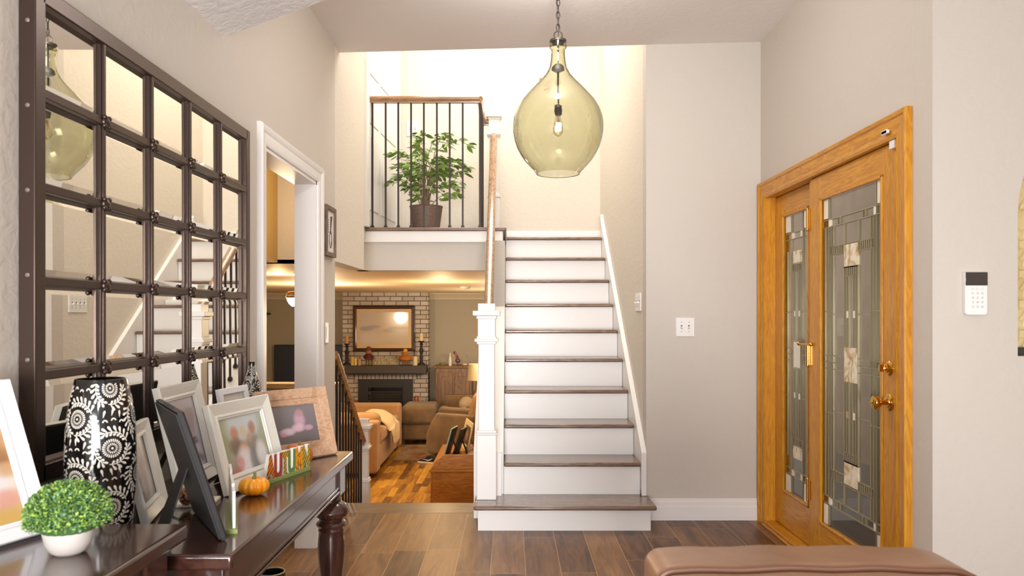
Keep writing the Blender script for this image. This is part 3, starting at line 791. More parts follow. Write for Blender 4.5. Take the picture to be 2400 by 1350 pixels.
# ------------------------------------------------------------------ window-pane mirror
MX = XL+.038                       # front of the frame
g = NG('bevelled_mirror_glass'); g.set(Base_Color=(.90, .885, .83, 1), Metallic=1.0, Roughness=.012); M_mirror = g.m
pr, pc = .2121, .2686
ym0, zm0 = 1.7249*(MX-.0)/-1.05, 0
ym0 = 1.7249*(-MX)/1.05; pc = .2686*(-MX)/1.05; pr = .2121*(-MX)/1.05
def zrow(k): return H+(1.1457-H)*(-MX)/1.05+pr*k     # k = 0 is the lowest bar
zb0 = zrow(-1); zt5 = zrow(4); ym5 = ym0+5*pc
mir = thing('window_pane_mirror', 'large bronze framed wall mirror divided into twenty five panes above the console tables', 'mirror', (XL, (ym0+ym5)/2, zb0-.03))
bw = .022
m = MB()
e = .038
for (a0, a1, c0, c1) in ((ym0-e+.01, ym0+.011, zb0-e+.01, zt5+e-.01), (ym5-.011, ym5+e-.01, zb0-e+.01, zt5+e-.01), (ym0, ym5, zb0-e+.01, zb0+.011), (ym0, ym5, zt5-.011, zt5+e-.01)):
    m.box(XL+.0003, MX, a0, a1, c0, c1)
m.build('outer_frame', M_bronze, mir, bevel=.003)
for k in range(1, 5):
    m = MB(); y = ym0+pc*k; m.box(MX-.024, MX-.008, y-.011, y+.011, zb0, zt5); m.box(MX-.010, MX-.003, y-.006, y+.006, zb0, zt5); m.build('upright_bar', M_bronze, mir, bevel=.0015)
    m = MB(); z = zrow(k-1); m.box(MX-.024, MX-.001, ym0, ym5, z-.010, z+.010); m.build('cross_bar', M_bronze, mir, bevel=.0015)
for i in range(5):
    for j in range(5):
        cy_ = ym0+pc*(i+.5); cz_ = zb0+pr*(j+.5); hw, hh, bv = pc/2-.012, pr/2-.011, .017
        px_ = MX-.018
        m = MB()
        o_ = [(px_-.003, -hw, -hh), (px_-.003, hw, -hh), (px_-.003, hw, hh), (px_-.003, -hw, hh)]
        q_ = [(px_, -hw+bv, -hh+bv), (px_, hw-bv, -hh+bv), (px_, hw-bv, hh-bv), (px_, -hw+bv, hh-bv)]
        random.seed(i*7+j*13)
        yaw = PANE_YAW[i]+random.uniform(-.001, .001); pit = PANE_PITCH+random.uniform(-.001, .001)
        vs = []
        for (x, y, z) in o_+q_: vs.append((x+yaw*y+pit*z, cy_+y, cz_+z))
        m.add(vs, [(4,5,6,7),(0,1,5,4),(1,2,6,5),(2,3,7,6),(3,0,4,7)])
        m.build('mirror_pane', M_mirror, mir)
for i in range(1, 5):
    for j in range(4):
        y = ym0+pc*i; z = zrow(j); m = MB()
        RYm = Matrix.Rotation(PI/2, 3, 'Y')
        m.lathe([(.016,0),(.015,.004),(.007,.009),(.0,.011)], (MX-.001, y, z), 12, RYm)
        for a in range(4):
            q = a*PI/2+PI/4; m.ball((MX+.002, y+.015*math.cos(q), z+.015*math.sin(q)), .007, 8, 5)
        m.build('rosette', M_bronze, mir, smooth=True)
for k in range(6):
    z = zb0+.06+k*(zt5-zb0-.12)/5; m = MB()
    m.lathe([(.005,0),(.005,.0015),(.003,.003)], (XL+.021, ym0-e+.01, z), 12, Matrix.Rotation(PI/2, 3, 'X')); m.build('frame_screw', plain('bright_screw', '#a79a92', .3, .8), mir)

# ------------------------------------------------------------------ pendant
PY = 3.8; pc0 = at(1306, 97, PY)
pd = thing('glass_pendant_lamp', 'large olive green bottle glass pendant lamp hanging on a black chain', 'pendant lamp', (at(1308, 400, PY).x, PY, at(1311, 409, PY).z))
def pp(px, py): return at(px, py, PY)
ax = pd.location.x; S_ = PY/F
def zz_(py): return H-(py-CY)*S_
prof_px = [(97,19),(101,20.5),(105,19),(109,21),(113,20),(117,16.5),(130,16.5),(145,18),(160,21),(175,29),(190,42),(205,57),(222,73),(240,88),(258,98),(276,104),(292,106),(310,105.5),(328,102),(346,96),(362,87.5),(376,78),(388,67.5),(398,58),(404,53),(408,51)]
outer = [(r*S_, zz_(y)) for y, r in prof_px]; th = .0058
inner = [(r-th, z+(.0015 if i > len(outer)-4 else 0)) for i, (r, z) in enumerate(outer)]
loop = outer+inner[::-1]
g = NG('olive_bubble_glass')
gg = g.n('ShaderNodeBsdfGlass'); gg.inputs['Color'].default_value = (.97, .97, .93, 1); gg.inputs['Roughness'].default_value = 0; gg.inputs['IOR'].default_value = 1.45
bp = g.n('ShaderNodeBump'); bp.inputs['Strength'].default_value = .12; bp.inputs['Distance'].default_value = .004
g.t.links.new(g.noise(g.coord(), 38, 3, .5, .5), bp.inputs['Height']); g.t.links.new(bp.outputs[0], gg.inputs['Normal'])
va = g.n('ShaderNodeVolumeAbsorption'); va.inputs['Color'].default_value = (.42, .44, .16, 1); va.inputs['Density'].default_value = 54
g.t.links.new(gg.outputs[0], g.out.inputs['Surface']); g.t.links.new(va.outputs[0], g.out.inputs['Volume']); M_olive = g.m
m = MB(); n_ = 72
vs = []; fs = []
for r, z in loop:
    for i in range(n_): a = 2*PI*i/n_; vs.append((ax+r*math.cos(a), PY+r*math.sin(a), z))
K = len(loop)
for k in range(K):
    for i in range(n_):
        j = (i+1) % n_; k2 = (k+1) % K; fs.append((k*n_+i, k*n_+j, k2*n_+j, k2*n_+i))
m.add(vs, fs); m.build('glass_shade', M_olive, pd, smooth=True, auto=1.2)
m = MB(); m.lathe([(0,zz_(90)),(.020,zz_(91)),(.0405,zz_(94)),(.042,zz_(99)),(.040,zz_(97)+.0),(.0,zz_(98))][:4]+[(0, zz_(100.5))], (ax, PY, 0), 28); m.build('neck_cap', M_iron, pd, smooth=True)
m = MB(); m.lathe([(.0, zz_(150)),(.018, zz_(152)),(.030, zz_(158)),(.032, zz_(165)),(.022, zz_(168)),(0, zz_(168))], (ax, PY, 0), 24); m.build('inner_cup', M_iron, pd, smooth=True)
m = MB(); m.tube([(ax, PY, zz_(100)), (ax, PY, zz_(200)), (ax+.002, PY, zz_(248))], .0045); m.build('stem', M_iron, pd, smooth=True)
m = MB(); m.lathe([(0,zz_(246)),(.016,zz_(247)),(.0185,zz_(250)),(.0185,zz_(262)),(.016,zz_(270)),(0,zz_(270))], (ax, PY, 0), 20); m.build('bulb_socket', M_iron, pd, smooth=True)
M_bulb = None
g = NG('clear_bulb_glass')
tr = g.n('ShaderNodeBsdfTransparent'); tr.inputs[0].default_value = (1, .95, .86, 1)
gl = g.n('ShaderNodeBsdfGlossy'); gl.inputs['Roughness'].default_value = .02
lw = g.n('ShaderNodeLayerWeight'); lw.inputs[0].default_value = .35
mx = g.n('ShaderNodeMixShader'); g.t.links.new(lw.outputs['Facing'], mx.inputs[0]); g.t.links.new(tr.outputs[0], mx.inputs[1]); g.t.links.new(gl.outputs[0], mx.inputs[2])
g.t.links.new(mx.outputs[0], g.out.inputs[0])
m = MB(); m.lathe([(.0135,zz_(270)),(.014,zz_(277)),(.020,zz_(288)),(.0255,zz_(300)),(.024,zz_(311)),(.012,zz_(318)),(0,zz_(320))], (ax, PY, 0), 24, cap=False); bl = m.build('bulb', g.m, pd, smooth=True)
m = MB(); 
for a in range(5):
    q = a*2*PI/5; m.tube([(ax+.004*math.cos(q), PY+.004*math.sin(q), zz_(272)), (ax+.009*math.cos(q), PY+.009*math.sin(q), zz_(300)), (ax+.004*math.cos(q+.6), PY+.004*math.sin(q+.6), zz_(276))], .0008, 5)
m.build('filament', plain('copper_filament', '#c98a4a', .3, .8), bl)
ceil_z = cz(ax)
zc_ = zz_(74); m = MB()
m.tube([(ax+.020*math.cos(2*PI*i/24), PY, zz_(83)+.021*math.sin(2*PI*i/24)) for i in range(24)], .0035, 8, closed=True); m.build('hanging_ring', M_iron, pd, smooth=True)
z = zz_(74)+.006; k = 0
while z < ceil_z-.05:
    m = MB(); pts = []
    for i in range(18):
        a = 2*PI*i/18; u = .0085*math.cos(a); v_ = .019*math.sin(a)
        pts.append((ax+(u if k % 2 == 0 else u*.3), PY+(u*.3 if k % 2 == 0 else u), z+.013+v_))
    m.tube(pts, .0026, 6, closed=True); m.build('chain_link', M_iron, pd, smooth=True); z += .031; k += 1
m = MB(); m.tube([(ax, PY, zz_(95)), (ax+.004, PY+.006, (zz_(60))), (ax-.004, PY+.006, zz_(20)), (ax, PY, ceil_z-.03)], .002, 6); m.build('lamp_cord', M_iron, pd, smooth=True)
m = MB(); m.lathe([(0,ceil_z-.04),(.03,ceil_z-.034),(.055,ceil_z-.012),(.06,ceil_z-.001),(0,ceil_z-.001)], (ax, PY, 0), 28); m.build('ceiling_canopy', M_iron, pd, smooth=True)

# ------------------------------------------------------------------ small narrow picture on the left wall
M_barn = wood('weathered_brown_wood', [(.2, lin('#8a7462')), (.8, lin('#5d4a3d'))], 'Z', 2, .6)
Yf, Yn = -XL*F/(CX-785), 0
def lw_(px, py, t=.0): X = XL+t; Y = X*F/(px-CX); return Y, H-(py-CY)*Y/F
pa_, za = lw_(766, 478, .025); pb_, zb = lw_(788, 490, .02)
pb_ = YJ-.006
pb_ = 4.632; pa_ = 4.400; zt_ = 1.921; zb_ = 1.628
pt = thing('wall_picture', 'narrow brown framed print with dark lettering hung on the left wall by the stairs', 'picture', (XL, (pa_+pb_)/2, zb_))
m = MB(); f_ = .024
for (a0,a1,c0,c1) in ((pa_,pa_+f_,zb_,zt_),(pb_-f_,pb_,zb_,zt_),(pa_+f_,pb_-f_,zb_,zb_+f_),(pa_+f_,pb_-f_,zt_-f_,zt_)): m.box(XL+.0003, XL+.024, a0, a1, c0, c1)
m.build('picture_frame', M_barn, pt, bevel=.001)
m = MB(); m.box(XL+.0003, XL+.012, pa_+f_, pb_-f_, zb_+f_, zt_-f_); m.build('print', plain('print_paper', '#ece6e0', .5), pt)
m = MB(); random.seed(3); cyp = (pa_+pb_)/2; hgt = zt_-zb_
def ink(mb, c0, c1, d0, d1): mb.box(XL+.0121, XL+.0125, c0, c1, d0, d1)
for r_ in range(6):
    z = zt_-.085-r_*.014
    for c_ in range(3): ink(m, pa_+.040+c_*.02, pa_+.040+c_*.02+random.uniform(.008,.016), z, z+.007)
for r_ in range(4):
    z = zb_+.115-r_*.014
    for c_ in range(2): ink(m, pa_+.045+c_*.02, pa_+.045+c_*.02+random.uniform(.008,.014), z, z+.007)
ink(m, cyp+.01, cyp+.03, zt_-.16, zt_-.115); ink(m, cyp+.022, cyp+.03, zb_+.06, zb_+.09)
m.build('print_lettering', M_dark_ink, pt)
m = MB(); R3 = Matrix.Rotation(PI/2, 3, 'Y')
pts = [(XL+.0123, cyp+.012+.026*math.cos(2*PI*i/28), (zt_+zb_)/2-.045+.05*math.sin(2*PI*i/28)) for i in range(28)]
m.tube(pts, .0028, 5, closed=True); m.tube([(XL+.0123, cyp+.012, (zt_+zb_)/2+.005), (XL+.0123, cyp+.020, (zt_+zb_)/2+.09)], [.004, .009], 6)
m.build('print_drawing', M_dark_ink, pt)

# ------------------------------------------------------------------ leather armchair in the foreground
g = NG('brown_leather'); v = g.coord()
a = g.noise(v, 5, 4); b = g.noise(v, 260, 2); 
g.set(Base_Color=g.ramp(a, [(.3, lin('#a37a5e')), (.55, lin('#906a50')), (.75, lin('#7a5641'))]), Roughness=.36)
g.bump(g.M('ADD', g.M('MULTIPLY', a, 2.0), g.M('MULTIPLY', b, .12)), .35, .006); M_leather = g.m
ch = thing('leather_armchair', 'brown leather armchair back with a piped top edge in the foreground', 'armchair', (.52, 1.1, 0))
def cushion(x0, x1, y0, y1, z0, z1, parent, name, mat, bev=.03, crown_=.0):
    m = MB(); nx, nz = 14, 6
    vs = []; 
    m.box(x0, x1, y0, y1, z0, z1)
    return m.build(name, mat, parent, bevel=bev, seg=5)
lx0, lx1 = at(1521, 1300, 1.30).x, at(2300, 1300, 1.30).x
# back: rounded left corner, gently crowned top that slopes down to the right
pf = []; rc_ = .030
for i in range(10):
    a_ = PI-PI/2*i/9; pf.append((lx0+rc_+rc_*math.cos(a_), .843+rc_*math.sin(a_)))
for i in range(1, 50):
    t = i/49; x = lx0+rc_+(lx1-lx0-rc_)*t
    z = .873+.004*math.sin(PI*t*1.1)-(.046*max(0, (t-.80)/.20)**2.2)+.0012*math.sin(23*t)
    pf.append((x, z))
pf.append((lx1+.001, .79))
def chair_back(y0, y1, inset, dz0):
    poly = [(lx0+inset, y0, .42)]+[(min(max(x, lx0+inset), lx1-inset), y0, z-dz0) for x, z in pf]+[(lx1-inset, y0, .42)]
    m = MB(); m.prism(poly, (0, y1-y0, 0)); return m
chair_back(1.24, 1.36, 0, 0).build('backrest', M_leather, ch, bevel=.014, seg=4)
chair_back(1.17, 1.238, .003, .007).build('back_cushion', M_leather, ch, bevel=.016, seg=5)
m = MB(); m.tube([(x, 1.236, z-.004) for x, z in pf], .0045, 8); m.build('piping', plain('dark_leather_piping', '#63412f', .4), ch, smooth=True)
m = MB(); m.box(lx0+.02, lx1-.02, .62, 1.165, .30, .45); m.build('seat_cushion', M_leather, ch, bevel=.04, seg=4)
for s_ in (0, 1):
    m = MB(); x = lx0-.0 if s_ == 0 else lx1-.08; m.box(x, x+.08, .62, 1.22, .30, .60); m.build('armrest', M_leather, ch, bevel=.03, seg=4)
m = MB(); m.box(lx0+.03, lx1-.03, .64, 1.34, .16, .30); m.build('seat_base', M_leather, ch, bevel=.01)
for x in (lx0+.05, lx1-.05):
    for y in (.68, 1.30):
        m = MB(); m.lathe([(.014,0),(.022,.16)], (x, y, 0), 12); m.build('leg', M_black, ch, smooth=True)
# ------------------------------------------------------------------ console tables
TZ = .78
def console(name, label, x0, x1, y0, y1, tz, legs, loc):
    t = thing(name, label, 'console table', loc)
    m = MB(); m.box(x0, x1, y0, y1, tz-.034, tz); m.build('tabletop', M_table, t, bevel=.007, seg=3)
    m = MB(); m.box(x0+.02, x1-.03, y0+.03, y1-.03, tz-.125, tz-.034)
    m.box(x1-.032, x1-.026, y0+.05, y1-.115, tz-.118, tz-.108); m.box(x1-.032, x1-.022, y0+.02, y1-.09, tz-.128, tz-.120)
    m.build('apron', M_table, t, bevel=.002)
    for (lx, ly) in legs:
        m = MB(); h = .041
        m.box(lx-h, lx+h, ly-h, ly+h, tz-.137, tz-.034)
        k = tz/.78
        prof = [(.033,.643),(.030,.632),(.037,.622),(.034,.615),(.050,.606),(.062,.590),(.064,.580),(.058,.566),(.044,.556),(.041,.548),(.050,.542),(.054,.535),(.050,.527),(.043,.522),(.047,.514),(.044,.507),(.0455,.490),(.048,.462),(.0475,.43),(.044,.39),(.038,.34),(.033,.29),(.030,.24),(.030,.20),(.040,.192),(.042,.184),(.034,.176)]
        m.lathe([(r, z*k) for r, z in prof], (lx, ly, 0), 36)
        m.box(lx-.036, lx+.036, ly-.036, ly+.036, .12, .178)
        m.lathe([(.030,.12),(.038,.09),(.034,.05),(.022,.0)], (lx, ly, 0), 28)
        m.build('leg', M_tablez, t, smooth=True, auto=.5)
    m = MB(); m.box(x0+.03, x1-.03, y0+.05, y1-.05, .125, .15); m.build('lower_shelf', M_table, t, bevel=.004)
    return t
TX0, TX1, TY0, TY1 = XL+.022, -.582, 1.604, 2.842
console('console_table', 'dark mahogany console table with turned legs holding most of the picture frames', TX0, TX1, TY0, TY1, TZ,
        [(TX1-.062, TY1-.085), (TX1-.062, TY0+.08), (TX0+.06, TY1-.085), (TX0+.06, TY0+.08)], (-.83, 2.2, 0))
NZ = .85
nx1 = at(438, 1240, 1.585).x
console('console_table', 'dark mahogany console table nearest the camera with the little potted bush on it', TX0, nx1, .35, 1.592, NZ,
        [(nx1-.062, 1.50), (nx1-.062, .44), (TX0+.06, 1.50), (TX0+.06, .44)], (-.86, 1.0, 0))

# ------------------------------------------------------------------ picture frames
def proj(p): return (CX+F*p.x/p.y, CY-F*(p.z-H)/p.y)
def fit(bl, br, top, which, z, toward=False):
    """frame standing on level z with its lower corners at two pixels and one upper corner at a third"""
    A = on_z(*bl, z); B = on_z(*br, z); u = (B-A).normalized(); nb = Vector((-u.y, u.x, 0))
    mid = (A+B)/2; away = Vector((mid.x, mid.y, 0))
    if nb.dot(away) < 0: nb = -nb
    if toward: nb = -nb
    base = A if which == 'L' else B
    best = None
    for i in range(0, 60):
        a = math.radians(i*.8)
        for j in range(50):
            h = .08+j*.008
            q = proj(base+(Vector((0,0,1))*math.cos(a)+nb*math.sin(a))*h)
            e = (q[0]-top[0])**2+(q[1]-top[1])**2
            if best is None or e < best[0]: best = (e, a, h)
    return A, u, nb, (B-A).length, best[1], best[2]
def frame(name, label, A, u, nb, W, a, h, mat, prof, pic, strut=(.62, .30, .022), mat_b=0, matm=None, cat='picture frame', group=None, flip=False, back=None):
    """prof: (inward, forward) steps; forward = toward the picture side"""
    up = Vector((0,0,1))*math.cos(a)+nb*math.sin(a)
    out = u.cross(up).normalized()
    if out.dot(nb) > 0: out = -out            # front faces away from the lean direction
    d0 = max(p[1] for p in prof)
    A = A + out*0 + Vector((0,0,.0008))
    O = A-(nb*0)
    t = thing(name, label, cat, A+u*W/2, group)
    def P(i, k, f): # inset i, corner k
        x = (i, W-i, W-i, i)[k]; z = (i, i, h-i, h-i)[k]; return A+u*x+up*z+out*f
    # lift so that the lowest vertex sits on the table
    lo = min(P(i, k, f).z for i, f in prof for k in range(4)); A = A+Vector((0,0,(on_level+.0006)-lo)) 
    m = MB(); n = len(prof)
    for k in range(4):
        k2 = (k+1) % 4
        m.add([P(i,k,f) for i,f in prof]+[P(i,k2,f) for i,f in prof], [(j, j+1, n+j+1, n+j) for j in range(n-1)])
    m.build('frame_moulding', mat, t, smooth=True, auto=.35)
    b = prof[-1][0]; f = prof[-1][1]
    if mat_b:
        uv_quad('mat_board', P(b-.002,0,f-.0015), P(b-.002,1,f-.0015), P(b-.002,2,f-.0015), P(b-.002,3,f-.0015), matm, t)
        b2 = b+mat_b; 
        pq = [P(b2,0,f-.001), P(b2,1,f-.001), P(b2,2,f-.001), P(b2,3,f-.001)]
    else: pq = [P(b-.002,k,f-.001) for k in range(4)]
    # left as seen from the front
    if (pq[1]-pq[0]).cross(pq[3]-pq[0]).dot(out) < 0: pq = [pq[1], pq[0], pq[3], pq[2]]
    uv_quad('photo_print', *pq, pic, t)
    m = MB(); m.prism([P(.004,k,-.004) for k in range(4)], out*.004); m.build('backing_board', back or M_black, t)
    if strut:
        c0 = A+u*W*.5+up*h*strut[0]; c1 = A+u*W*.5+nb*(math.sin(a)*h*strut[0]+h*strut[1]); c1.z = on_level+.002
        wd = strut[2]
        m = MB(); s_ = (c1-c0)
        m.prism([c0-u*wd*.7, c0+u*wd*.7, c1+u*wd, c1-u*wd], nb*.004); m.build('easel_leg', back or M_black, t, bevel=.001)
    return t, P, out, up
wide = [(0,0),(0,.016),(.003,.020),(.022,.014),(.034,.009),(.037,.012),(.041,.012),(.043,.008),(.047,.008),(.049,.004)]
def scale_prof(p, k, kd=1): return [(a*k, b*kd) for a, b in p]
ph_family = photo('family_photo', '#c9d3cf', '#9a9078', [
    (.05,.75,.16,.4,'#8e9a52',.6), (.95,.5,.10,.5,'#98a068',.5), (.5,.8,.35,.25,'#d6dde0',.7),
    (.30,.70,.09,.13,'#c98f74',.95), (.72,.74,.08,.12,'#b98468',.95), (.50,.70,.07,.10,'#d8c49a',.8),
    (.28,.46,.14,.16,'#7d6a5c',.9), (.68,.42,.16,.20,'#8a8078',.8), (.45,.42,.08,.12,'#c99778',.9), (.62,.58,.06,.1,'#caa08a',.7),
    (.42,.18,.16,.24,'#e9e2e2',.95), (.62,.15,.10,.2,'#7f7f86',.8), (.30,.16,.08,.12,'#d98f88',.8), (.82,.22,.12,.24,'#e6e4e4',.9), (.2,.05,.1,.06,'#d0606a',.5)])
ph_person = photo('person_photo', '#a99a9b', '#8f8791', [(.45,.72,.20,.18,'#b89a8c',.9), (.42,.86,.20,.10,'#a88f80',.8), (.55,.60,.10,.10,'#d09a84',.8),
    (.55,.28,.25,.35,'#b6a9b3',.9), (.30,.20,.16,.20,'#8d8494',.7), (.5,.10,.4,.10,'#4d5650',.8), (.75,.38,.12,.05,'#3e3a3c',.9)])
ph_baby = photo('baby_photo', '#867d7f', '#6f6668', [(.60,.60,.12,.20,'#c9a5b2',.95), (.55,.40,.14,.10,'#d9b6c2',.95), (.30,.32,.16,.09,'#dcc3cb',.9), (.78,.38,.1,.07,'#c99fb0',.9), (.62,.78,.09,.1,'#b98f96',.9), (.2,.25,.07,.05,'#d58fa2',.8)])
ph_field = photo('field_photo', '#e9d9c4', '#caa05e', [(.5,.62,.8,.22,'#b98552',.9), (.5,.48,.8,.12,'#96683f',.9), (.30,.30,.45,.22,'#dccdd2',1.0), (.75,.33,.25,.14,'#e2d9d8',.9),
    (.85,.2,.18,.07,'#d99c8c',.9), (.45,.17,.3,.06,'#d3a08c',.9), (.62,.2,.06,.04,'#7d8a58',.8), (.5,.03,.8,.08,'#d0a85a',.9), (.95,.42,.12,.06,'#c79a68',.8)])
ph_grey = photo('pale_photo', '#d9d3c8', '#cfc8bb', [(.35,.55,.10,.12,'#6a5142',1), (.35,.40,.14,.14,'#a9968a',.8), (.7,.6,.15,.3,'#e6e1d6',.7)])
ph_brown = photo('brown_photo', '#8f7a6c', '#6f5e56', [(.4,.6,.3,.2,'#b59c8c',.8), (.6,.3,.3,.25,'#d0c2ba',.7)])
on_level = TZ
A,u,nb,W,a,h = fit((524,1165),(661,1110),(473.7,953.7),'L',TZ)
frame('picture_frame', 'cream picture frame with a blurred outdoor family group behind the small pumpkin', A,u,nb,W,a,h, M_cream, wide, ph_family)
A,u,nb,W,a,h = fit((413,1164),(504,1112),(453.3,892.2),'R',TZ)
frame('picture_frame', 'cream picture frame with one blurred figure half hidden behind the black easel frame', A,u,nb,W,a,h, M_cream, scale_prof(wide, .95), ph_person)
B = on_z(378.5,1180,TZ); A = on_z(335,1231,TZ); u = (B-A).normalized()
A,u2,nb,W,a,h = fit((331,1236),(378.5,1180),(329,984),'R',TZ)
frame('picture_frame', 'narrow cream picture frame squeezed beside the patterned vase', A,u,nb,W,a,h, M_cream, scale_prof(wide, .8), ph_brown)
A,u,nb,W,a,h = fit((457,1200),(520,1269),(367,939),'L',TZ,toward=True)
bprof = [(0,0),(0,.010),(.003,.014),(.018,.014),(.022,.008)]
print('black frame', W, math.degrees(a), h)
frame('picture_frame', 'black picture frame seen from behind with its easel leg out on the console table', A,u,nb,W,a,h, M_black, bprof, ph_brown, strut=(.52, .17, .055))
A,u,nb,W,a,h = fit((536,1104),(602,1079),(503,912),'L',TZ)
frame('picture_frame', 'small plain white picture frame standing behind the cream family frame', A,u,nb,W,a,h, M_whitef, [(0,0),(0,.012),(.002,.014),(.020,.014),(.023,.006)], ph_grey)
M_lightwood = wood('limed_wood', [(.15, lin('#d8b595')), (.55, lin('#c79d7c')), (.95, lin('#ab8163'))], 'Y', 2.6, .5, rings=3)
A,u,nb,W,a,h = fit((618,1092),(786,1064),(588.5,920),'L',TZ)
print('wood', W, math.degrees(a), h)
frame('picture_frame', 'wide limed wood picture frame with a baby photo at the far table end', A,u,nb,W,a,h, M_lightwood,
      [(0,0),(0,.016),(.002,.018),(.034,.014),(.036,.010),(.055,.010),(.058,.006)], ph_baby)
on_level = NZ
A0 = on_z(110,1249,NZ); d_ = Vector((.032,.092,0)).normalized(); A = A0-d_*.27
W = .27; u = d_; nb = Vector((-u.y,u.x,0)); nb = nb if nb.dot(Vector((A0.x,A0.y,0))) > 0 else -nb
best = None
for i in range(60):
    a_ = math.radians(i*.8)
    for j in range(60):
        h_ = .12+j*.006; q = proj(A0+(Vector((0,0,1))*math.cos(a_)+nb*math.sin(a_))*h_); e = (q[0]-8)**2+(q[1]-893)**2
        if best is None or e < best[0]: best = (e, a_, h_)
print('left', best)
frame('picture_frame', 'white picture frame with an outdoor dress photo at the left edge on the near console', A,u,nb,W,best[1],best[2], M_whitef, scale_prof(wide,.75), ph_field)

# ------------------------------------------------------------------ patterned vases
def vase_pattern(R_of_z, cx, cy, z0, z1, cell_u, cell_v, k=1.0, seed=1):
    """cream floral line work laid on the vase wall; (s, z) = arc position and height"""
    m = MB(); rnd = random.Random(seed); Rm = R_of_z((z0+z1)/2)
    def P(s, z, lift=.0007):
        z = min(max(z, z0), z1); R = R_of_z(z)+lift; a = s/Rm
        return (cx+R*math.cos(a), cy+R*math.sin(a), z)
    def poly(pts, lift=.0007):
        n = len(pts); c = (sum(p[0] for p in pts)/n, sum(p[1] for p in pts)/n)
        if any(p[1] < z0 or p[1] > z1 for p in pts): return
        m.add([P(*p, lift) for p in pts]+[P(*c, lift+.0004)], [(i, (i+1) % n, n) for i in range(n)])
    def leaf(s, z, ang, L, wd):
        pts = []
        for t, w_ in ((0,.12),(.35,.55),(.7,1.0),(.92,.75)): pts.append((t*L, w_*wd/2))
        pts.append((L, 0)); full = pts+[(p[0], -p[1]) for p in pts[:-1][::-1]]
        ca, sa = math.cos(ang), math.sin(ang)
        poly([(s+x*ca-y*sa, z+x*sa+y*ca) for x, y in full])
    def stem(pts, w_=.0016):
        for p, q in zip(pts[:-1], pts[1:]):
            dx, dz = q[0]-p[0], q[1]-p[1]; l = math.hypot(dx, dz) or 1; nx_, nz_ = -dz/l*w_/2, dx/l*w_/2
            poly([(p[0]+nx_, p[1]+nz_), (p[0]-nx_, p[1]-nz_), (q[0]-nx_, q[1]-nz_), (q[0]+nx_, q[1]+nz_)])
    def flower(s, z, r):
        for rad, L, n_ in ((r*.62, r*.38, 26), (r*.30, r*.25, 16)):
            for i in range(n_):
                a = 2*PI*i/n_; leaf(s+rad*math.cos(a), z+rad*math.sin(a), a, L, 2*PI*(rad+L*.6)/n_*.72)
        poly([(s+r*.12*math.cos(2*PI*i/10), z+r*.12*math.sin(2*PI*i/10)) for i in range(10)])
    def frond(s, z, r, a0, a1, L):
        pts = [(s+r*math.cos(a0+(a1-a0)*i/12), z+r*math.sin(a0+(a1-a0)*i/12)) for i in range(13)]
        stem(pts, .0018*k); sg = 1 if a1 > a0 else -1
        for i in range(1, 13, 2):
            a = a0+(a1-a0)*i/12; t = a+sg*PI/2
            leaf(pts[i][0], pts[i][1], t-sg*.9, L*1.05, L*.36); leaf(pts[i][0], pts[i][1], t+sg*.95, L*.62, L*.34)
        a = a1+sg*PI/2; leaf(pts[-1][0], pts[-1][1], a+.4, L*.9, L*.34); leaf(pts[-1][0], pts[-1][1], a-.5, L*.9, L*.34)
    def curl(s, z, q):
        stem([(s+q*.5*math.cos(t), z+q*.5*math.sin(t)) for t in [i*.45 for i in range(8)]], .0028*k)
    circ = 2*PI*Rm; nu = max(1, round(circ/cell_u)); du = circ/nu; v = 0; z = z0+cell_v*.3
    while z < z1+cell_v*.4:
        for i in range(nu):
            s = (i+.5*(v % 2)+.13)*du
            flower(s, z, .0205*k)
            for q in range(3): frond(s, z, .0345*k, 2*PI*q/3+.35, 2*PI*q/3+1.95, .0155*k)
            for dx in (.38, .5, .62):
                zz = z+rnd.uniform(-.006, .006)
                leaf(s+dx*du, zz+.004*k, PI/2+rnd.uniform(-.3, .3), .016*k, .005*k); curl(s+dx*du+.004*k, zz-.006*k, .009*k)
        z += cell_v; v += 1
    return m
M_pat = plain('cream_glaze_relief', '#e6dccd', .25, coat=.3)
def make_vase(label, cx, cy, z0, prof, pz0, pz1, cu, cv, k, seed):
    t = thing('patterned_vase', label, 'vase', (cx, cy, z0))
    m = MB(); inner = [(max(r-.004, .004), z) for r, z in prof[1:]][::-1]
    m.lathe([(0, prof[0][1])]+prof+inner+[(0, prof[1][1]+.004)], (cx, cy, z0), 64, cap=False); m.build('body', M_blackgloss, t, smooth=True, auto=1.0)
    def R(z):
        z -= z0
        for (r0, a), (r1, b) in zip(prof[:-1], prof[1:]):
            if a <= z <= b and b > a: return r0+(r1-r0)*(z-a)/(b-a)
        return prof[-1][0]
    vase_pattern(R, cx, cy, z0+pz0, z0+pz1, cu, cv, k, seed).build('floral_relief', M_pat, t)
    return t
VY = 1.70; vc = at(237, 1000, VY); hV = at(0, 887, VY).z-TZ; s_ = VY/F
vp = [(.050,0),(.056,.004),(.0600,.06)]+[(r*s_, (at(0, y, VY).z-TZ)) for y, r in ((1150,74),(1100,75.5),(1040,75),(980,71),(930,64),(900,58),(887,55))]
vp[2] = (68*s_, .05)
make_vase('tall black vase covered with cream vines and round flowers standing left of the frames', vc.x, VY, TZ, vp, .004, hV-.006, .145, .064, 1.0, 3)
VY2 = 2.80; vc2 = at(590, 900, VY2); s2 = VY2/F
z_ = lambda y: at(0, y, VY2).z-TZ
vp2 = [(.040,0),(.050,.006),(.058,.05),(.056,.09),(34*s2*1.0,.13),(26*s2, z_(925)),(20*s2, z_(900)),(11*s2, z_(875)),(6.5*s2, z_(858)),(7.5*s2, z_(848))]
vp2 = sorted(vp2, key=lambda q: q[1])
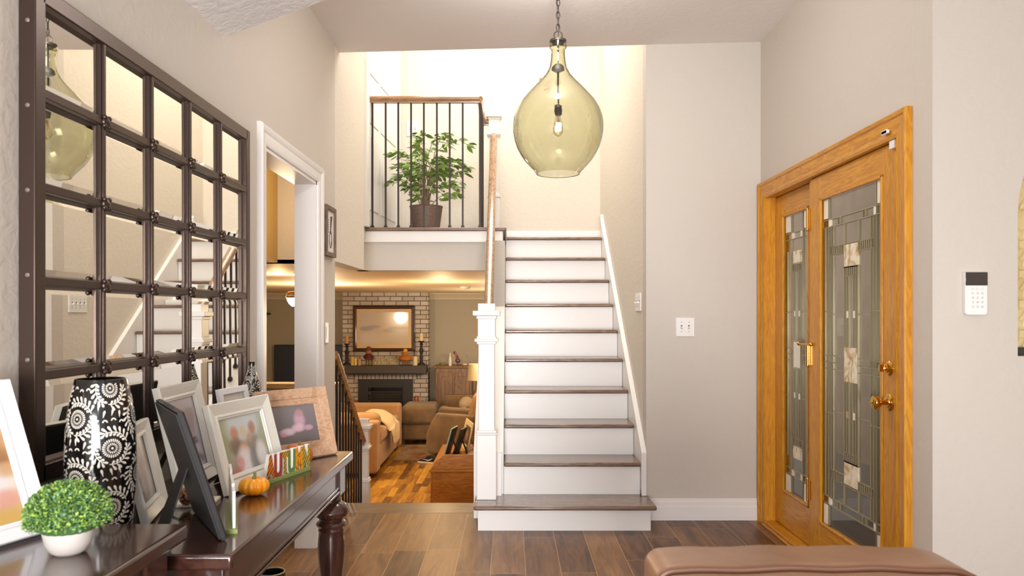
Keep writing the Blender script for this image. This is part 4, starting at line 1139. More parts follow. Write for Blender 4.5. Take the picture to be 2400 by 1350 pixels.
make_vase('bottle necked black and cream vase behind the limed wood frame', vc2.x, VY2, TZ, [(r, z) for r, z in vp2], .004, z_(856), .12, .056, .8, 5)

# ------------------------------------------------------------------ little potted bush
bc = on_z(161, 1296, NZ); bc.z = NZ; s_ = bc.y/F
tb = thing('potted_bush', 'small round green artificial bush in a white ceramic pot on the near console', 'potted plant', bc)
m = MB(); R_ = 57*s_
m.lathe([(0,0),(.52*R_,0),(.70*R_,.006),(.87*R_,.020),(.97*R_,.040),(R_,.058),(.93*R_,.058),(.90*R_,.050),(0,.050)], bc, 40, cap=False)
m.build('pot', plain('white_stoneware', '#dcd3cb', .55, var=.1, bump=.2, bscale=40), tb, smooth=True)
LG = [plain('bush_leaf_%s' % n, c, .45) for n, c in (('deep', '#4c7440'), ('mid', '#72994e'), ('bright', '#a9c75c'), ('blue', '#7da37c'))]
m = MB(); rnd = random.Random(4); Rb = 93*s_
cb = bc+Vector((0, 0, .074))
for i in range(5600):
    q = rnd.random()*2*PI; zf = rnd.uniform(-.42, 1)
    rr_ = math.sqrt(max(0, 1-max(zf, 0)**2)); rad = Rb*rnd.uniform(.80, 1.0)
    d = Vector((rr_*math.cos(q), rr_*math.sin(q), zf*.92)); c = cb+Vector((d.x*rad, d.y*rad, d.z*rad*.88 if zf > 0 else d.z*rad*.75))
    dn = (d*.7+Vector((rnd.uniform(-.9,.9), rnd.uniform(-.9,.9), rnd.uniform(-.7,.9)))).normalized()
    sd = dn.cross(Vector((rnd.random(), rnd.random(), rnd.random()))).normalized(); L = .0082*rnd.uniform(.7,1.2); wd = .0046
    nrm = dn.cross(sd)*.0012
    m.add([c-dn*L*.5, c+sd*wd*.5+nrm, c+dn*L*.5, c-sd*wd*.5+nrm], [(0,1,2,3)], rnd.choice((0,1,1,2,2,3)))
m.ball(cb, Rb*.80, 20, 12, (1,1,.85), 0)
m.build('foliage', LG, tb)

# ------------------------------------------------------------------ autumn sign, pumpkins, small things
M_green = plain('olive_painted_wood', '#8f9a5a', .55)
b0 = on_z(629, 1136, TZ); b1 = on_z(728, 1102, TZ); u = (b1-b0); Ls = u.length; u.normalize(); bk = Vector((-u.y, u.x, 0)); bk = bk if bk.y > 0 else -bk
sg = thing('autumn_sign', 'colourful wooden word sign reading AUTUMN on an olive green base', 'sign', (b0+b1)/2)
sg.location.z = TZ; org = sg.location
m = MB(); m.prism([b0, b1, b1+bk*.022, b0+bk*.022], (0,0,.012)); m.build('sign_base', M_green, sg, bevel=.001)
def stripe(name, c1, c2, sc, ang, blob=None):
    g = NG(name); v = g.coord(); s = g.sep(v)
    q = g.M('ADD', g.M('MULTIPLY', s[1], math.cos(ang)), g.M('MULTIPLY', s[2], math.sin(ang)))
    f = g.M('GREATER_THAN', g.M('FRACT', g.M('MULTIPLY', q, sc)), .5)
    g.set(Base_Color=g.mix(f, lin(c1), lin(c2)), Roughness=.45); return g.m
def dots(name, c1, c2):
    g = NG(name); vo = g.n('ShaderNodeTexVoronoi'); vo.inputs['Scale'].default_value = 90; g.t.links.new(g.coord(), vo.inputs['Vector'])
    g.set(Base_Color=g.mix(g.M('LESS_THAN', vo.outputs['Distance'], .28), lin(c1), lin(c2)), Roughness=.45); return g.m
SM = [stripe('orange_maroon_stripe', '#e8941e', '#9c3c22', 95, -.7), plain('brick_red_paint', '#a8403c', .45), stripe('orange_olive_stripe', '#e8a022', '#6f6a2c', 110, -.7),
      plain('leaf_green_paint', '#6b8a48', .45), dots('orange_dotted', '#ee9a1c', '#5a5a2a'), stripe('gold_green_stripe', '#dca028', '#66803c', 95, -.7)]
M_edge = plain('white_cut_edge', '#f2ede6', .5)
cell = Ls*1.0/6.0; x = Ls*.0
for i, (ch_, wfac) in enumerate(zip('AUTUMN', (1,1,.9,1,1.15,.95))):
    cw = Ls*wfac/6.0
    o_ = b0+u*(x+cw/2)+bk*.008; o_.z = TZ+.011
    B_ = basis(o_-org, u, (0,0,1), -bk)
    e1 = text_mesh('letter', ch_, .098, .0055, M_edge, sg, B_ @ Matrix.Translation((0,0,-.004)), sx=.58 if ch_ != 'M' else .50, bold=.0068)
    text_mesh('letter_face', ch_, .098, .0008, SM[i], e1, B_ @ Matrix.Translation((0,0,.0028)), sx=.58 if ch_ != 'M' else .50, bold=.0046)
    x += cw
# edge-on sign
s0 = on_z(529, 1252, TZ); s1 = on_z(557, 1252, TZ); s2_ = on_z(555.5, 1181, TZ); s3 = on_z(529, 1181, TZ)
es = thing('wooden_sign', 'thin white edged wooden sign seen edge on upon a small green base', 'sign', (s0+s2_)/2)
es.location.z = TZ
m = MB(); m.prism([s0, s1, s2_, s3], (0,0,.010)); m.build('sign_base', M_green, es, bevel=.001)
f0 = (s0+s1)/2+Vector((.001,.012,0)); f1 = (s2_+s3)/2+Vector((0,-.01,0)); dv = (f1-f0); dl = dv.length; dv.normalize(); pv = Vector((dv.y, -dv.x, 0))
steps = [(0,0),(0,.085),(.2,.085),(.2,.092),(.45,.092),(.45,.088),(.7,.088),(.7,.098),(1,.098),(1,0)]
o_ = f0.copy(); o_.z = TZ+.0102
m = MB(); m.prism([o_+dv*(dl*a_)+Vector((0,0,h_))-pv*.003 for a_, h_ in steps], pv*.006); bd = m.build('sign_board', M_edge, es)
m = MB(); m.prism([o_+dv*(dl*(.03+.94*a_))+Vector((0,0,.003+h_*.92))+pv*.0031 for a_, h_ in steps], pv*.0006); m.build('painted_face', SM[0], bd)
def pumpkin(t, c, R, hh, mat, stem_m, n=10, stem_h=.016, deep=.12):
    vs = []; fs = []; N1, N2 = 80, 18
    for j in range(N2+1):
        ph = PI*j/N2; z = -math.cos(ph); r = math.sin(ph)**.8 if 0 < j < N2 else 0
        for i in range(N1):
            a = 2*PI*i/N1; rib = 1-deep*abs(math.cos(a*n/2))**6*(.4+.6*math.sin(ph))
            dip = (.30*math.exp(-(r/.35)**2))*(1 if z > 0 else .4)
            vs.append((c[0]+R*r*rib*math.cos(a), c[1]+R*r*rib*math.sin(a), c[2]+hh*(z*(1-dip)*rib**.5)+hh*.94))
    for j in range(N2):
        for i in range(N1):
            k = (i+1) % N1; fs.append((j*N1+i, j*N1+k, (j+1)*N1+k, (j+1)*N1+i))
    m = MB(); m.add(vs, fs); b_ = m.build('pumpkin_body', mat, t, smooth=True, auto=2)
    m = MB(); zt__ = c[2]+hh*1.45
    m.tube([(c[0], c[1], zt__), (c[0], c[1], zt__+.008), (c[0]+.003, c[1], zt__+.014), (c[0]+.002, c[1]+.001, zt__+.014+stem_h*.6)], [.009,.005,.0045,.005], 8); m.build('stem', stem_m, t, smooth=True)
    return b_
M_stem = plain('dry_green_stem', '#8c8a4c', .6)
g = NG('real_pumpkin_skin'); v = g.coord(); g.set(Base_Color=g.ramp(g.noise(v, 18, 3), [(.35, lin('#ffb020')), (.65, lin('#f8930f'))]), Roughness=.3, Coat_Weight=.3); M_pump = g.m
c = on_z(595, 1160, TZ); c.z = TZ+.001
t = thing('pumpkin', 'small bright orange pumpkin in front of the cream family frame', 'pumpkin', c)
pumpkin(t, c, 35.5*c.y/F, .0262, M_pump, M_stem, 11)
c = on_z(700, 1093, TZ); c.z = TZ+.001
t = thing('ceramic_pumpkin', 'orange ceramic pumpkin partly hidden behind the AUTUMN sign', 'pumpkin', c)
pumpkin(t, c, 33*c.y/F, .040, plain('orange_ceramic', '#d97a34', .3, coat=.4), M_stem, 9)
# tile with decorated ball
tc = on_z(455, 1180, TZ); tc.z = TZ
tt = thing('coaster_tile', 'cream and yellow square tile lying behind the black easel frame', 'tile', tc)
Mt = Matrix.Translation(tc+Vector((0,0,.0045))) @ Matrix.Rotation(.12, 4, 'Z')
m = MB(); m.mbox(Mt, .115, .09, .008); m.build('tile_body', plain('cream_tile', '#e4d9c9', .4), tt, bevel=.001)
m = MB(); m.mbox(Mt @ Matrix.Translation((.016, 0, .0043)), .060, .07, .0005); m.build('tile_glaze', plain('yellow_glaze', '#dcc23c', .3), tt)
bc_ = on_z(437, 1184, TZ+.009); 
g = NG('dark_gold_scroll'); v = g.coord(); f = g.noise(v, 70, 2, .5, 3.0)
g.set(Base_Color=g.ramp(f, [(.46, lin('#20140f')), (.5, lin('#c98446')), (.54, lin('#c98446')), (.58, lin('#20140f'))]), Roughness=.35)
m = MB(); m.ball(bc_+Vector((0,0,.0235)), .0225, 24, 16, (.85,.85,1.05))
tag(m.build('decorative_ball', g.m, smooth=True), 'dark egg shaped ornament with gold scrollwork resting on the yellow tile', 'ornament')
# ribbon of the black easel frame lies on the table
cp = [on_z(402,1196,TZ), on_z(406,1213,TZ), on_z(420,1218,TZ), on_z(436,1208,TZ), on_z(446,1194,TZ)]
m = MB(); m.tube([p+Vector((0,0,.002)) for p in cp], .0014, 6)
tag(m.build('ribbon', plain('grey_ribbon', '#4a4644', .6)), 'thin dark ribbon loop lying beside the black easel frame', 'ribbon')
# dark jar on the lower shelf
jc = at(637, 1341, 2.35); jt = thing('glass_jar', 'dark green glass bowl with a pale rim below the console table', 'jar', (jc.x, jc.y, .151))
zr = jc.z-.151
m = MB(); R_ = .040
m.lathe([(0,0),(R_*.8,0),(R_*1.1,.02),(R_*1.25,zr*.5),(R_*1.1,zr*.85),(R_,zr),(R_-.004,zr),(R_*1.02,zr*.85),(R_*1.1,zr*.5),(0,.02)], jt.location, 36, cap=False)
m.build('bowl', plain('dark_green_glass', '#1d2a20', .08, coat=.6), jt, smooth=True, auto=1.2)
m = MB(); m.tube([jt.location+Vector(((R_-.002)*math.cos(2*PI*i/32), (R_-.002)*math.sin(2*PI*i/32), zr+.001)) for i in range(32)], .0022, 6, closed=True); m.build('rim', plain('pale_gold_rim', '#b9a98a', .3, .5), jt, smooth=True)

# ------------------------------------------------------------------ ficus on the landing
fc = at(999, 530, 6.62); fc.z = LZ
ft = thing('potted_ficus', 'leafy green weeping plant in a brown wicker pot behind the landing railing', 'potted plant', fc)
ph_ = .235; vs = []; fs = []; NN, RR = 96, 26
for j in range(RR+1):
    z = ph_*j/RR
    for i in range(NN):
        a = 2*PI*i/NN; r = (.108+.032*j/RR)*(1+.018*math.sin(a*NN/4+PI*(j % 2)))
        if j == RR: r *= 1.03
        vs.append((fc.x+r*math.cos(a), fc.y+r*math.sin(a), fc.z+z+.001))
for j in range(RR):
    for i in range(NN): k = (i+1) % NN; fs.append((j*NN+i, j*NN+k, (j+1)*NN+k, (j+1)*NN+i))
fs.append(tuple(range(NN-1, -1, -1)))
m = MB(); m.add(vs, fs); m.lathe([(.13, .21), (0, .21)], fc, 32, cap=False)
m.build('wicker_pot', wood('brown_wicker', [(.2, lin('#8a7062')), (.8, lin('#5c463b'))], 'X', 6, .5), ft, smooth=True, auto=.8)
rnd = random.Random(11); st_ = MB(); lf_ = MB()
M_lf = [plain('ficus_leaf', '#8ba653', .35), plain('ficus_leaf_dark', '#6b8a3c', .35), plain('ficus_leaf_pale', '#b9c88c', .4)]
def one_leaf(p, d, L):
    d = d.normalized(); sd = d.cross(Vector((0,0,1)))
    if sd.length < .1: sd = Vector((1,0,0))
    sd.normalize(); sd = (Matrix.Rotation(rnd.uniform(-1.1,1.1), 3, d) @ sd); up_ = sd.cross(d)
    wv = L*.40; mi = rnd.choice((0,0,1,1,2))
    vs = [p, p+d*L*.3+sd*wv*.42+up_*.004, p+d*L*.62+sd*wv*.40+up_*.004, p+d*L, p+d*L*.62-sd*wv*.40+up_*.004, p+d*L*.3-sd*wv*.42+up_*.004, p+d*L*.3, p+d*L*.62]
    lf_.add(vs, [(0,1,6),(1,2,7,6),(2,3,7),(3,4,7),(4,5,6,7),(5,0,6)], mi)
for i in range(30):
    a = rnd.random()*2*PI; base = fc+Vector((rnd.uniform(-.05,.05), rnd.uniform(-.04,.04), .21))
    reach = rnd.uniform(.12, .42); top = rnd.uniform(.25, .62)
    if i > 23: top = rnd.uniform(.12, .25); reach = rnd.uniform(.2, .34)
    pts = []
    for k in range(9):
        t_ = k/8; pts.append(base+Vector((math.cos(a)*reach*(.62 if math.cos(a) < 0 else 1)*t_**1.5, math.sin(a)*reach*.8*t_**1.5, top*math.sin(t_*PI*.62)*1.03)))
    st_.tube(pts, [.005*(1-.75*k/8) for k in range(9)], 5)
    for k in range(3, 9):
        for q in range(5 if k > 4 else 2):
            aa = a+rnd.uniform(-1.5,1.5); d = Vector((math.cos(aa), math.sin(aa), rnd.uniform(-.75, .15)))
            one_leaf(pts[k]+Vector((rnd.uniform(-.03,.03), rnd.uniform(-.03,.03), rnd.uniform(-.02,.02))), d, rnd.uniform(.065,.105))
st_.build('stems', plain('ficus_bark', '#8a7354', .6), ft, smooth=True); lf_.build('foliage', M_lf, ft, smooth=True, auto=2)
# ------------------------------------------------------------------ family room: fireplace wall
BY = 12.1
bx0, bx1 = at(803, 700, BY).x, at(1003, 700, BY).x
g = NG('whitewashed_brick'); p = g.sep(g.coord('World')); v = g.comb(p[0], p[2], 0.0)
bt = g.n('ShaderNodeTexBrick'); g.t.links.new(v, bt.inputs['Vector'])
bt.inputs['Color1'].default_value = lin('#d6ccc0'); bt.inputs['Color2'].default_value = lin('#bdb0a0'); bt.inputs['Mortar'].default_value = lin('#5f5346')
bt.inputs['Scale'].default_value = 1.0; bt.inputs['Brick Width'].default_value = .19; bt.inputs['Row Height'].default_value = .072; bt.inputs['Mortar Size'].default_value = .0065; bt.inputs['Mortar Smooth'].default_value = .1
nz = g.noise(g.coord('World'), 14, 4)
g.set(Base_Color=g.mix(g.M('MULTIPLY', nz, .3), bt.outputs['Color'], lin('#a3907b')), Roughness=.85); g.bump(g.M('ADD', g.M('MULTIPLY', bt.outputs['Fac'], -1.0), g.M('MULTIPLY', nz, .4)), .7, .012)
M_brickw = g.m
fx0, fx1, fz1, fz0 = at(840, 890, BY).x, at(968, 890, BY).x, at(0, 889, BY).z, at(0, 990, BY).z
m = MB()
m.box(bx0, fx0+.06, BY, FW-.001, FZ, FC-.001); m.box(fx1-.06, bx1, BY, FW-.001, FZ, FC-.001); m.box(fx0+.06, fx1-.06, BY, FW-.001, fz1-.08, FC-.001); m.box(fx0+.06, fx1-.06, BY+.26, FW-.001, FZ, fz1-.08)
fp = thing('fireplace', 'whitewashed brick fireplace with a black metal insert', 'fireplace', ((bx0+bx1)/2, BY+.1, FZ))
m.build('brick_surround', M_brickw, fp)
m = MB(); m.box(fx0-.07, fx1+.07, BY-.003, BY-.0005, fz1, fz1+.084); m.build('mortar_band', plain('dark_mortar', '#5f5346', .9), fp)
m = MB(); nb_ = 15
for i in range(nb_):
    a0 = fx0-.06+(fx1-fx0+.12)*i/nb_; a1 = fx0-.06+(fx1-fx0+.12)*(i+1)/nb_
    m.box(a0+.005, a1-.005, BY-.008, BY+.02, fz1+.004, fz1+.078)
m.build('soldier_course', plain('soldier_brick', '#d2c7ba', .85, var=.2), fp, bevel=.003)
m = MB(); s_ = .10
m.box(fx0, fx0+s_*1.6, BY-.03, BY-.001, FZ+.02, fz1); m.box(fx1-s_*1.6, fx1, BY-.03, BY-.001, FZ+.02, fz1); m.box(fx0+s_*1.6, fx1-s_*1.6, BY-.03, BY-.001, fz1-s_*1.3, fz1)
m.build('insert_surround', plain('black_metal_insert', '#2c2926', .5), fp, bevel=.003)
m = MB(); m.box(fx0+s_*1.6, fx1-s_*1.6, BY+.20, BY+.24, FZ+.02, fz1-s_*1.3)
for k in range(4): m.box(fx0+.2, fx1-.2, BY+.0, BY+.01, fz1-.20-k*.045, fz1-.188-k*.045)
m.build('firebox_grate', plain('dark_firebox', '#4a423a', .3, .4), fp)
m = MB()
for k in range(5): m.tube([(fx0+.24+.07*k, BY+.08, -.44+.02*(k % 2)), (fx0+.44+.05*k, BY+.12, -.40)], .035, 8)
m.build('fire_logs', plain('ash_logs', '#8f8577', .9, var=.3), fp, smooth=True)
m = MB(); m.box(bx0-.05, bx1+.02, 11.66, BY-.031, FZ, FZ+.08); m.build('hearth', plain('brown_hearth_tile', '#6d5a48', .5), fp, bevel=.004)
mz1, mz0 = at(0, 857, 11.87).z, at(0, 876, 11.87).z
m = MB(); m.box(at(808, 0, 11.87).x, at(999, 0, 11.87).x, 11.87, BY-.0005, mz0, mz1)
tag(m.build('mantel_shelf', plain('charcoal_mantel_wood', '#4b423b', .6, bump=.3, bscale=20), bevel=.006), 'dark charcoal mantel beam across the whitewashed brick', 'mantel')
MZ = mz1+.0008
# wall art: plain generic landscape in the same tones
AY = BY-.001; ax0, ax1, az0, az1 = at(828, 0, AY).x, at(973, 0, AY).x, at(0, 824, AY).z, at(0, 716, AY).z
art = thing('framed_print', 'large dark framed beige print hanging on the brick above the mantel', 'picture', ((ax0+ax1)/2, AY, az0))
m = MB(); prof = [(0,0),(0,.03),(.012,.036),(.022,.024),(.040,.028),(.052,.020),(.056,.008)]
def PA(i, k, f): return Vector(((ax0+i, ax1-i, ax1-i, ax0+i)[k], AY-f, (az0+i, az0+i, az1-i, az1-i)[k]))
n = len(prof)
for k in range(4):
    k2 = (k+1) % 4; m.add([PA(i,k,f) for i,f in prof]+[PA(i,k2,f) for i,f in prof], [(j,j+1,n+j+1,n+j) for j in range(n-1)])
m.build('frame_moulding', plain('dark_walnut_gilt', '#4a3222', .35, coat=.3), art, smooth=True, auto=.4)
uv_quad('mat_board', *[PA(.054,k,.008) for k in range(4)], plain('tan_mat', '#dcb988', .6), art)
pa__ = photo('landscape_print', '#c0a67c', '#c9b08c', [(.12,.50,.16,.07,'#8a7a68',.7), (.28,.56,.14,.05,'#97856f',.7), (.80,.52,.20,.05,'#8f7a66',.7), (.60,.44,.12,.05,'#a08a70',.6), (.3,.2,.3,.15,'#d3bd9a',.6), (.8,.25,.25,.15,'#c5b8a2',.6)], rough=.2)
uv_quad('print', *[PA(.105,k,.0095) for k in range(4)], pa__, art)
# television
tx0, tx1 = at(643, 0, 12.2).x, at(803, 0, 12.2).x
tv = thing('television', 'large black flat television left of the brick fireplace', 'television', ((tx0+tx1)/2, 12.22, at(0, 897, 12.2).z))
tz0, tz1 = at(0, 899, 12.2).z, at(0, 808, 12.2).z
m = MB(); m.box(tx0, tx1+.02, 12.18, 12.24, tz0, tz1); m.build('housing', M_black, tv, bevel=.004)
m = MB(); m.box(tx0+.015, tx1, 12.177, 12.181, tz0+.02, tz1-.015); m.build('screen', plain('tv_screen', '#1d1b20', .3), tv)
m = MB(); m.box(tx0+.3, tx1-.3, 12.24, FW-.001, tz0+.2, tz1-.2); m.build('wall_bracket', M_black, tv)
# small black wall shelf seen through the opening
q = at(620, 735, 12.25); m = MB(); m.box(q.x-.1, q.x+.05, 12.2, FW-.001, q.z-.02, q.z+.01); m.prism([(q.x-.05, 12.3, q.z-.02), (q.x+.0, 12.3, q.z-.02), (q.x-.05, 12.3, q.z-.1)], (0,.09,0))
tag(m.build('wall_shelf', M_black), 'small black bracket shelf on the far wall seen through the opening', 'shelf')

# mantel decorations
def candlestick(px, ytop_c, ytop, ybot, label, cmat):
    p = at(px, ybot, 11.97); x = p.x; t = thing('candlestick', label, 'candlestick', (x, 11.97, MZ)); k = 11.97/F
    hh = at(0, ytop, 11.97).z-MZ
    m = MB(); m.lathe([(0,0),(.062,0),(.06,.02),(.028,.045),(.022,.07),(.030,hh*.35),(.020,hh*.42),(.030,hh*.55),(.036,hh*.62),(.018,hh*.72),(.016,hh*.8),(.028,hh*.86),(.016,hh*.92),(.045,hh*.97),(.046,hh),(0,hh)], t.location, 20, cap=False)
    m.build('stick', M_black, t, smooth=True)
    hc = at(0, ytop_c, 11.97).z-MZ
    m = MB(); m.lathe([(0,hh+.0005),(.030,hh+.0005),(.030,hc),(0,hc-.004)], t.location, 18, cap=False); m.build('candle', cmat, t, smooth=True)
M_wax = plain('ivory_wax', '#e3cd93', .5); M_wax2 = plain('peach_wax', '#c99a6c', .5); M_waxy = plain('yellow_wax', '#d9b54c', .5)
candlestick(813, 787, 805, 856, 'black turned candlestick with a peach candle at the left end of the mantel', M_wax2)
candlestick(987.5, 781, 799, 857, 'black turned candlestick with an ivory candle at the right end of the mantel', M_wax)
def pillar(px0, px1, yt, mat, label):
    a = at(px0, 0, 11.95).x; b = at(px1, 0, 11.95).x; t = thing('pillar_candle', label, 'candle', ((a+b)/2, 11.95, MZ)); h = at(0, yt, 11.95).z-MZ; r = (b-a)/2
    m = MB(); m.lathe([(0,0),(r,0),(r,h-.004),(r-.006,h),(0,h-.006)], t.location, 20, cap=False); m.build('wax', mat, t, smooth=True)
    m = MB(); m.tube([t.location+Vector((0,0,h-.006)), t.location+Vector((.001,0,h+.012))], .0015, 5); m.build('wick', M_black, t)
pillar(822, 829.8, 836, M_waxy, 'yellow pillar candle, first in the trio on the mantel'); pillar(830, 836.8, 839, M_wax, 'ivory pillar candle in the middle of the mantel trio')
pillar(838.5, 847, 840, M_wax2, 'pinkish cream pillar candle, right one of the mantel trio'); pillar(967.5, 979, 835, M_wax, 'single ivory pillar candle beside the right candlestick')
# two harvest figures
def figure(px, yt, yb, label, hat, face, top, bottom, wide_):
    k = 11.93/F; x = at(px, 0, 11.93).x; t = thing('harvest_figure', label, 'figurine', (x, 11.93, MZ)); L = t.location; hh = at(0, yt, 11.93).z-MZ
    for s in (-1, 1):
        m = MB(); m.tube([L+Vector((s*.022,-.01,.012)), L+Vector((s*.02,0,hh*.2)), L+Vector((s*.015,.01,hh*.36))], [.017,.014,.016], 10); m.ball(L+Vector((s*.024,-.02,.014)), .0135, 10, 6, (1,1.4,1)); m.build('leg', bottom, t, smooth=True)
    m = MB(); m.lathe([(0,hh*.30),(.045*wide_,hh*.32),(.050*wide_,hh*.42),(.034*wide_,hh*.58),(.016,hh*.63),(0,hh*.64)], L, 18, cap=False)
    for s in (-1, 1): m.tube([L+Vector((s*.03*wide_,0,hh*.56)), L+Vector((s*.055*wide_,-.01,hh*.46)), L+Vector((s*.045*wide_,-.03,hh*.38))], [.014,.012,.010], 8)
    m.build('coat', top, t, smooth=True)
    m = MB(); m.ball(L+Vector((0,0,hh*.74)), hh*.15, 16, 10)
    for s in (-1, 1): m.ball(L+Vector((s*.010,-hh*.145,hh*.76)), .003, 6, 4, mi=1)
    m.build('head', [face, M_black], t, smooth=True)
    m = MB(); m.lathe([(hh*.24*wide_,hh*.80),(hh*.235*wide_,hh*.815),(hh*.13,hh*.83),(hh*.125,hh*.93),(hh*.07,hh*.99),(0,hh)], L, 20, cap=False); m.build('hat', hat, t, smooth=True)
P_ = lambda n, c: plain(n, c, .7)
figure(864, 812, 856, 'dark red harvest doll figure standing left of the worded mantel sign', P_('russet_hat', '#7a3a24'), P_('doll_face', '#b97a58'), P_('maroon_coat', '#5d2018'), P_('olive_boots', '#8d7a34'), 1.35)
figure(950, 817, 856, 'orange straw hatted harvest doll figure right of the worded mantel sign', P_('straw_hat', '#e0a542'), P_('pumpkin_face', '#d9822c'), P_('orange_coat', '#c27224'), P_('brown_trousers', '#8a5a28'), 2.0)
sx0, sx1 = at(873, 0, 12.0).x, at(936, 0, 12.0).x
ws = thing('worded_sign', 'grey wooden block sign lettered THE BEST THINGS on the mantel', 'sign', ((sx0+sx1)/2, 12.0, MZ))
h = at(0, 839, 12.0).z-MZ
m = MB(); m.box(sx0, sx1, 11.99, 12.02, MZ, MZ+h); m.build('sign_board', plain('greige_board', '#8f8066', .6), ws, bevel=.001)
for i, (s_, w_) in enumerate((('THE BEST THINGS', .92), ("IN LIFE AREN'T THINGS", .78))):
    text_mesh('lettering', s_, .066, .0008, M_wax, ws, basis(Vector(((sx0+sx1)/2, 11.9885, MZ+h*(.56-.46*i)))-ws.location, (1,0,0), (0,0,1), (0,-1,0)), sx=.66*w_, resolution=1)
# orange jars on dark stands beside the fireplace
for (px, yt, yb, lb) in ((835, 938, 960, 'orange glass jar candle left of the fireplace insert'), (976, 928, 948, 'orange glass jar candle right of the fireplace insert')):
    p = at(px, yb, 11.85); hz = p.z
    m = MB(); m.lathe([(.07, FZ+.0805), (.07, FZ+.10), (.015, FZ+.115), (.015, hz-.04), (.085, hz-.02), (.085, hz-.001)], (p.x, 11.85, 0), 20)
    tag(m.build('candle_stand', M_black, smooth=True, auto=.5), 'slim black pedestal stand '+('left' if px < 900 else 'right')+' of the fireplace insert', 'stand')
    m = MB(); r = 5.5*11.85/F; hh = at(0, yt, 11.85).z-hz
    m.lathe([(0,0),(r*.85,0),(r,.012),(r,hh*.7),(r*.7,hh*.85),(r*.8,hh),(0,hh)], (p.x, 11.85, hz), 20, cap=False)
    tag(m.build('jar_candle', plain('orange_glass', '#a8521c', .25, coat=.5), smooth=True), lb, 'candle')

# cabinet with ornaments
cy0 = 11.9; cx0, cx1, cz1 = at(1021, 0, cy0).x, at(1106, 0, cy0).x, at(0, 858, cy0).z
M_cab = wood('brown_cabinet_wood', [(.2, lin('#8f6a3c')), (.6, lin('#77532b')), (.95, lin('#59391c'))], 'Z', 1, .4)
cb_ = thing('wooden_cabinet', 'brown wooden two door cabinet against the far wall right of the fireplace', 'cabinet', ((cx0+cx1)/2, 12.1, FZ))
m = MB(); m.box(cx0, cx1, cy0, FW-.02, FZ+.0, cz1-.03); m.build('body', M_cab, cb_, bevel=.004)
m = MB(); m.box(cx0-.03, cx1+.03, cy0-.03, FW-.01, cz1-.03, cz1); m.build('cabinet_top', M_cab, cb_, bevel=.006)
for k in range(2):
    a0 = cx0+.04+k*(cx1-cx0-.04)/2; a1 = a0+(cx1-cx0-.12)/2
    m = MB(); m.box(a0, a1, cy0-.018, cy0-.001, FZ+.06, cz1-.10)
    for (b0_, b1_, c0_, c1_) in ((a0,a0+.05,FZ+.06,cz1-.10),(a1-.05,a1,FZ+.06,cz1-.10),(a0+.0505,a1-.0505,cz1-.16,cz1-.10),(a0+.0505,a1-.0505,FZ+.06,FZ+.12)): m.box(b0_, b1_, cy0-.028, cy0-.015, c0_, c1_)
    d_ = m.build('door', M_cab, cb_, bevel=.002)
    m = MB(); m.ball(((a1-.03) if k == 0 else (a0+.03), cy0-.038, (FZ+cz1)/2), .014, 10, 6); m.build('knob', M_brass, d_, smooth=True)
CZ = cz1+.0006
p = at(1055, 0, 12.0); k = 12.0/F
m = MB(); m.lathe([(0,0),(.026,0),(.028,.08),(.024,.12),(.010,.15),(.008,.20),(0,.205)], (p.x, 12.0, CZ), 18, cap=False); tag(m.build('white_bottle', plain('white_ceramic', '#ddd3c2', .3), smooth=True), 'white ceramic bottle with a narrow neck on the wooden cabinet', 'bottle')
p = at(1073, 0, 12.0); fg = thing('rooster_ornament', 'red and purple glass bird ornament on the wooden cabinet', 'ornament', (p.x, 12.0, CZ)); L = fg.location
m = MB(); m.lathe([(0,0),(.03,0),(.012,.02),(.01,.04)], L, 14, cap=False); m.ball(L+Vector((0,0,.075)), .042, 16, 10, (1,.7,.9)); m.build('bird_body', plain('indigo_gold_glass', '#5a3a52', .15, coat=.6), fg, smooth=True)
m = MB(); m.tube([L+Vector((-.005,0,.10)), L+Vector((-.015,0,.15)), L+Vector((-.035,0,.185)), L+Vector((-.05,0,.20))], [.028,.018,.016,.02], 10); m.ball(L+Vector((-.052,0,.203)), .022, 12, 8); m.build('bird_neck', plain('ruby_glass', '#7a2030', .15, coat=.6), fg, smooth=True)
m = MB(); p = at(1037, 0, 12.0); m.lathe([(0,0),(.02,0),(.045,.03),(.05,.045),(.045,.045),(0,.01)], (p.x, 12.0, CZ), 18, cap=False); tag(m.build('small_bowl', plain('green_grey_bowl', '#8c8a5c', .3), smooth=True), 'small olive bowl at the left of the wooden cabinet top', 'bowl')
p = at(1090, 0, 12.0); m = MB(); m.ball((p.x, 12.0, CZ+.018), .045, 14, 8, (1,.7,.4)); tag(m.build('shell_ornament', plain('pale_shell', '#d2c4b2', .5), smooth=True), 'low pale shell shaped ornament right of the bird on the cabinet', 'ornament')
# table lamp (shade at the newel edge)
p = at(1117, 870, 10.9)
stb = thing('side_table', 'small round wooden side table under the beige lamp', 'side table', (p.x, 10.9, FZ))
m = MB(); m.lathe([(.12,0),(.12,.02),(.03,.05),(.03,.5),(.14,.53),(.14,.55),(0,.55)], stb.location, 24, cap=True); m.build('pedestal', M_cab, stb, smooth=True, auto=.5)
tl = thing('table_lamp', 'table lamp with a plain beige drum shade beside the stairs', 'lamp', (p.x, 10.9, FZ+.551)); L = tl.location
z0 = at(0, 891, 10.9).z; z1 = at(0, 853, 10.9).z
m = MB(); m.lathe([(0,0),(.07,0),(.07,.015),(.02,.03),(.05,.12),(.05,.2),(.015,.26),(.008,z0-L.z),(.008,z0-L.z+.04),(0,z0-L.z+.04)], L, 20, cap=False); m.build('lamp_base', M_cab, tl, smooth=True)
m = MB(); r0, r1 = .135, .115
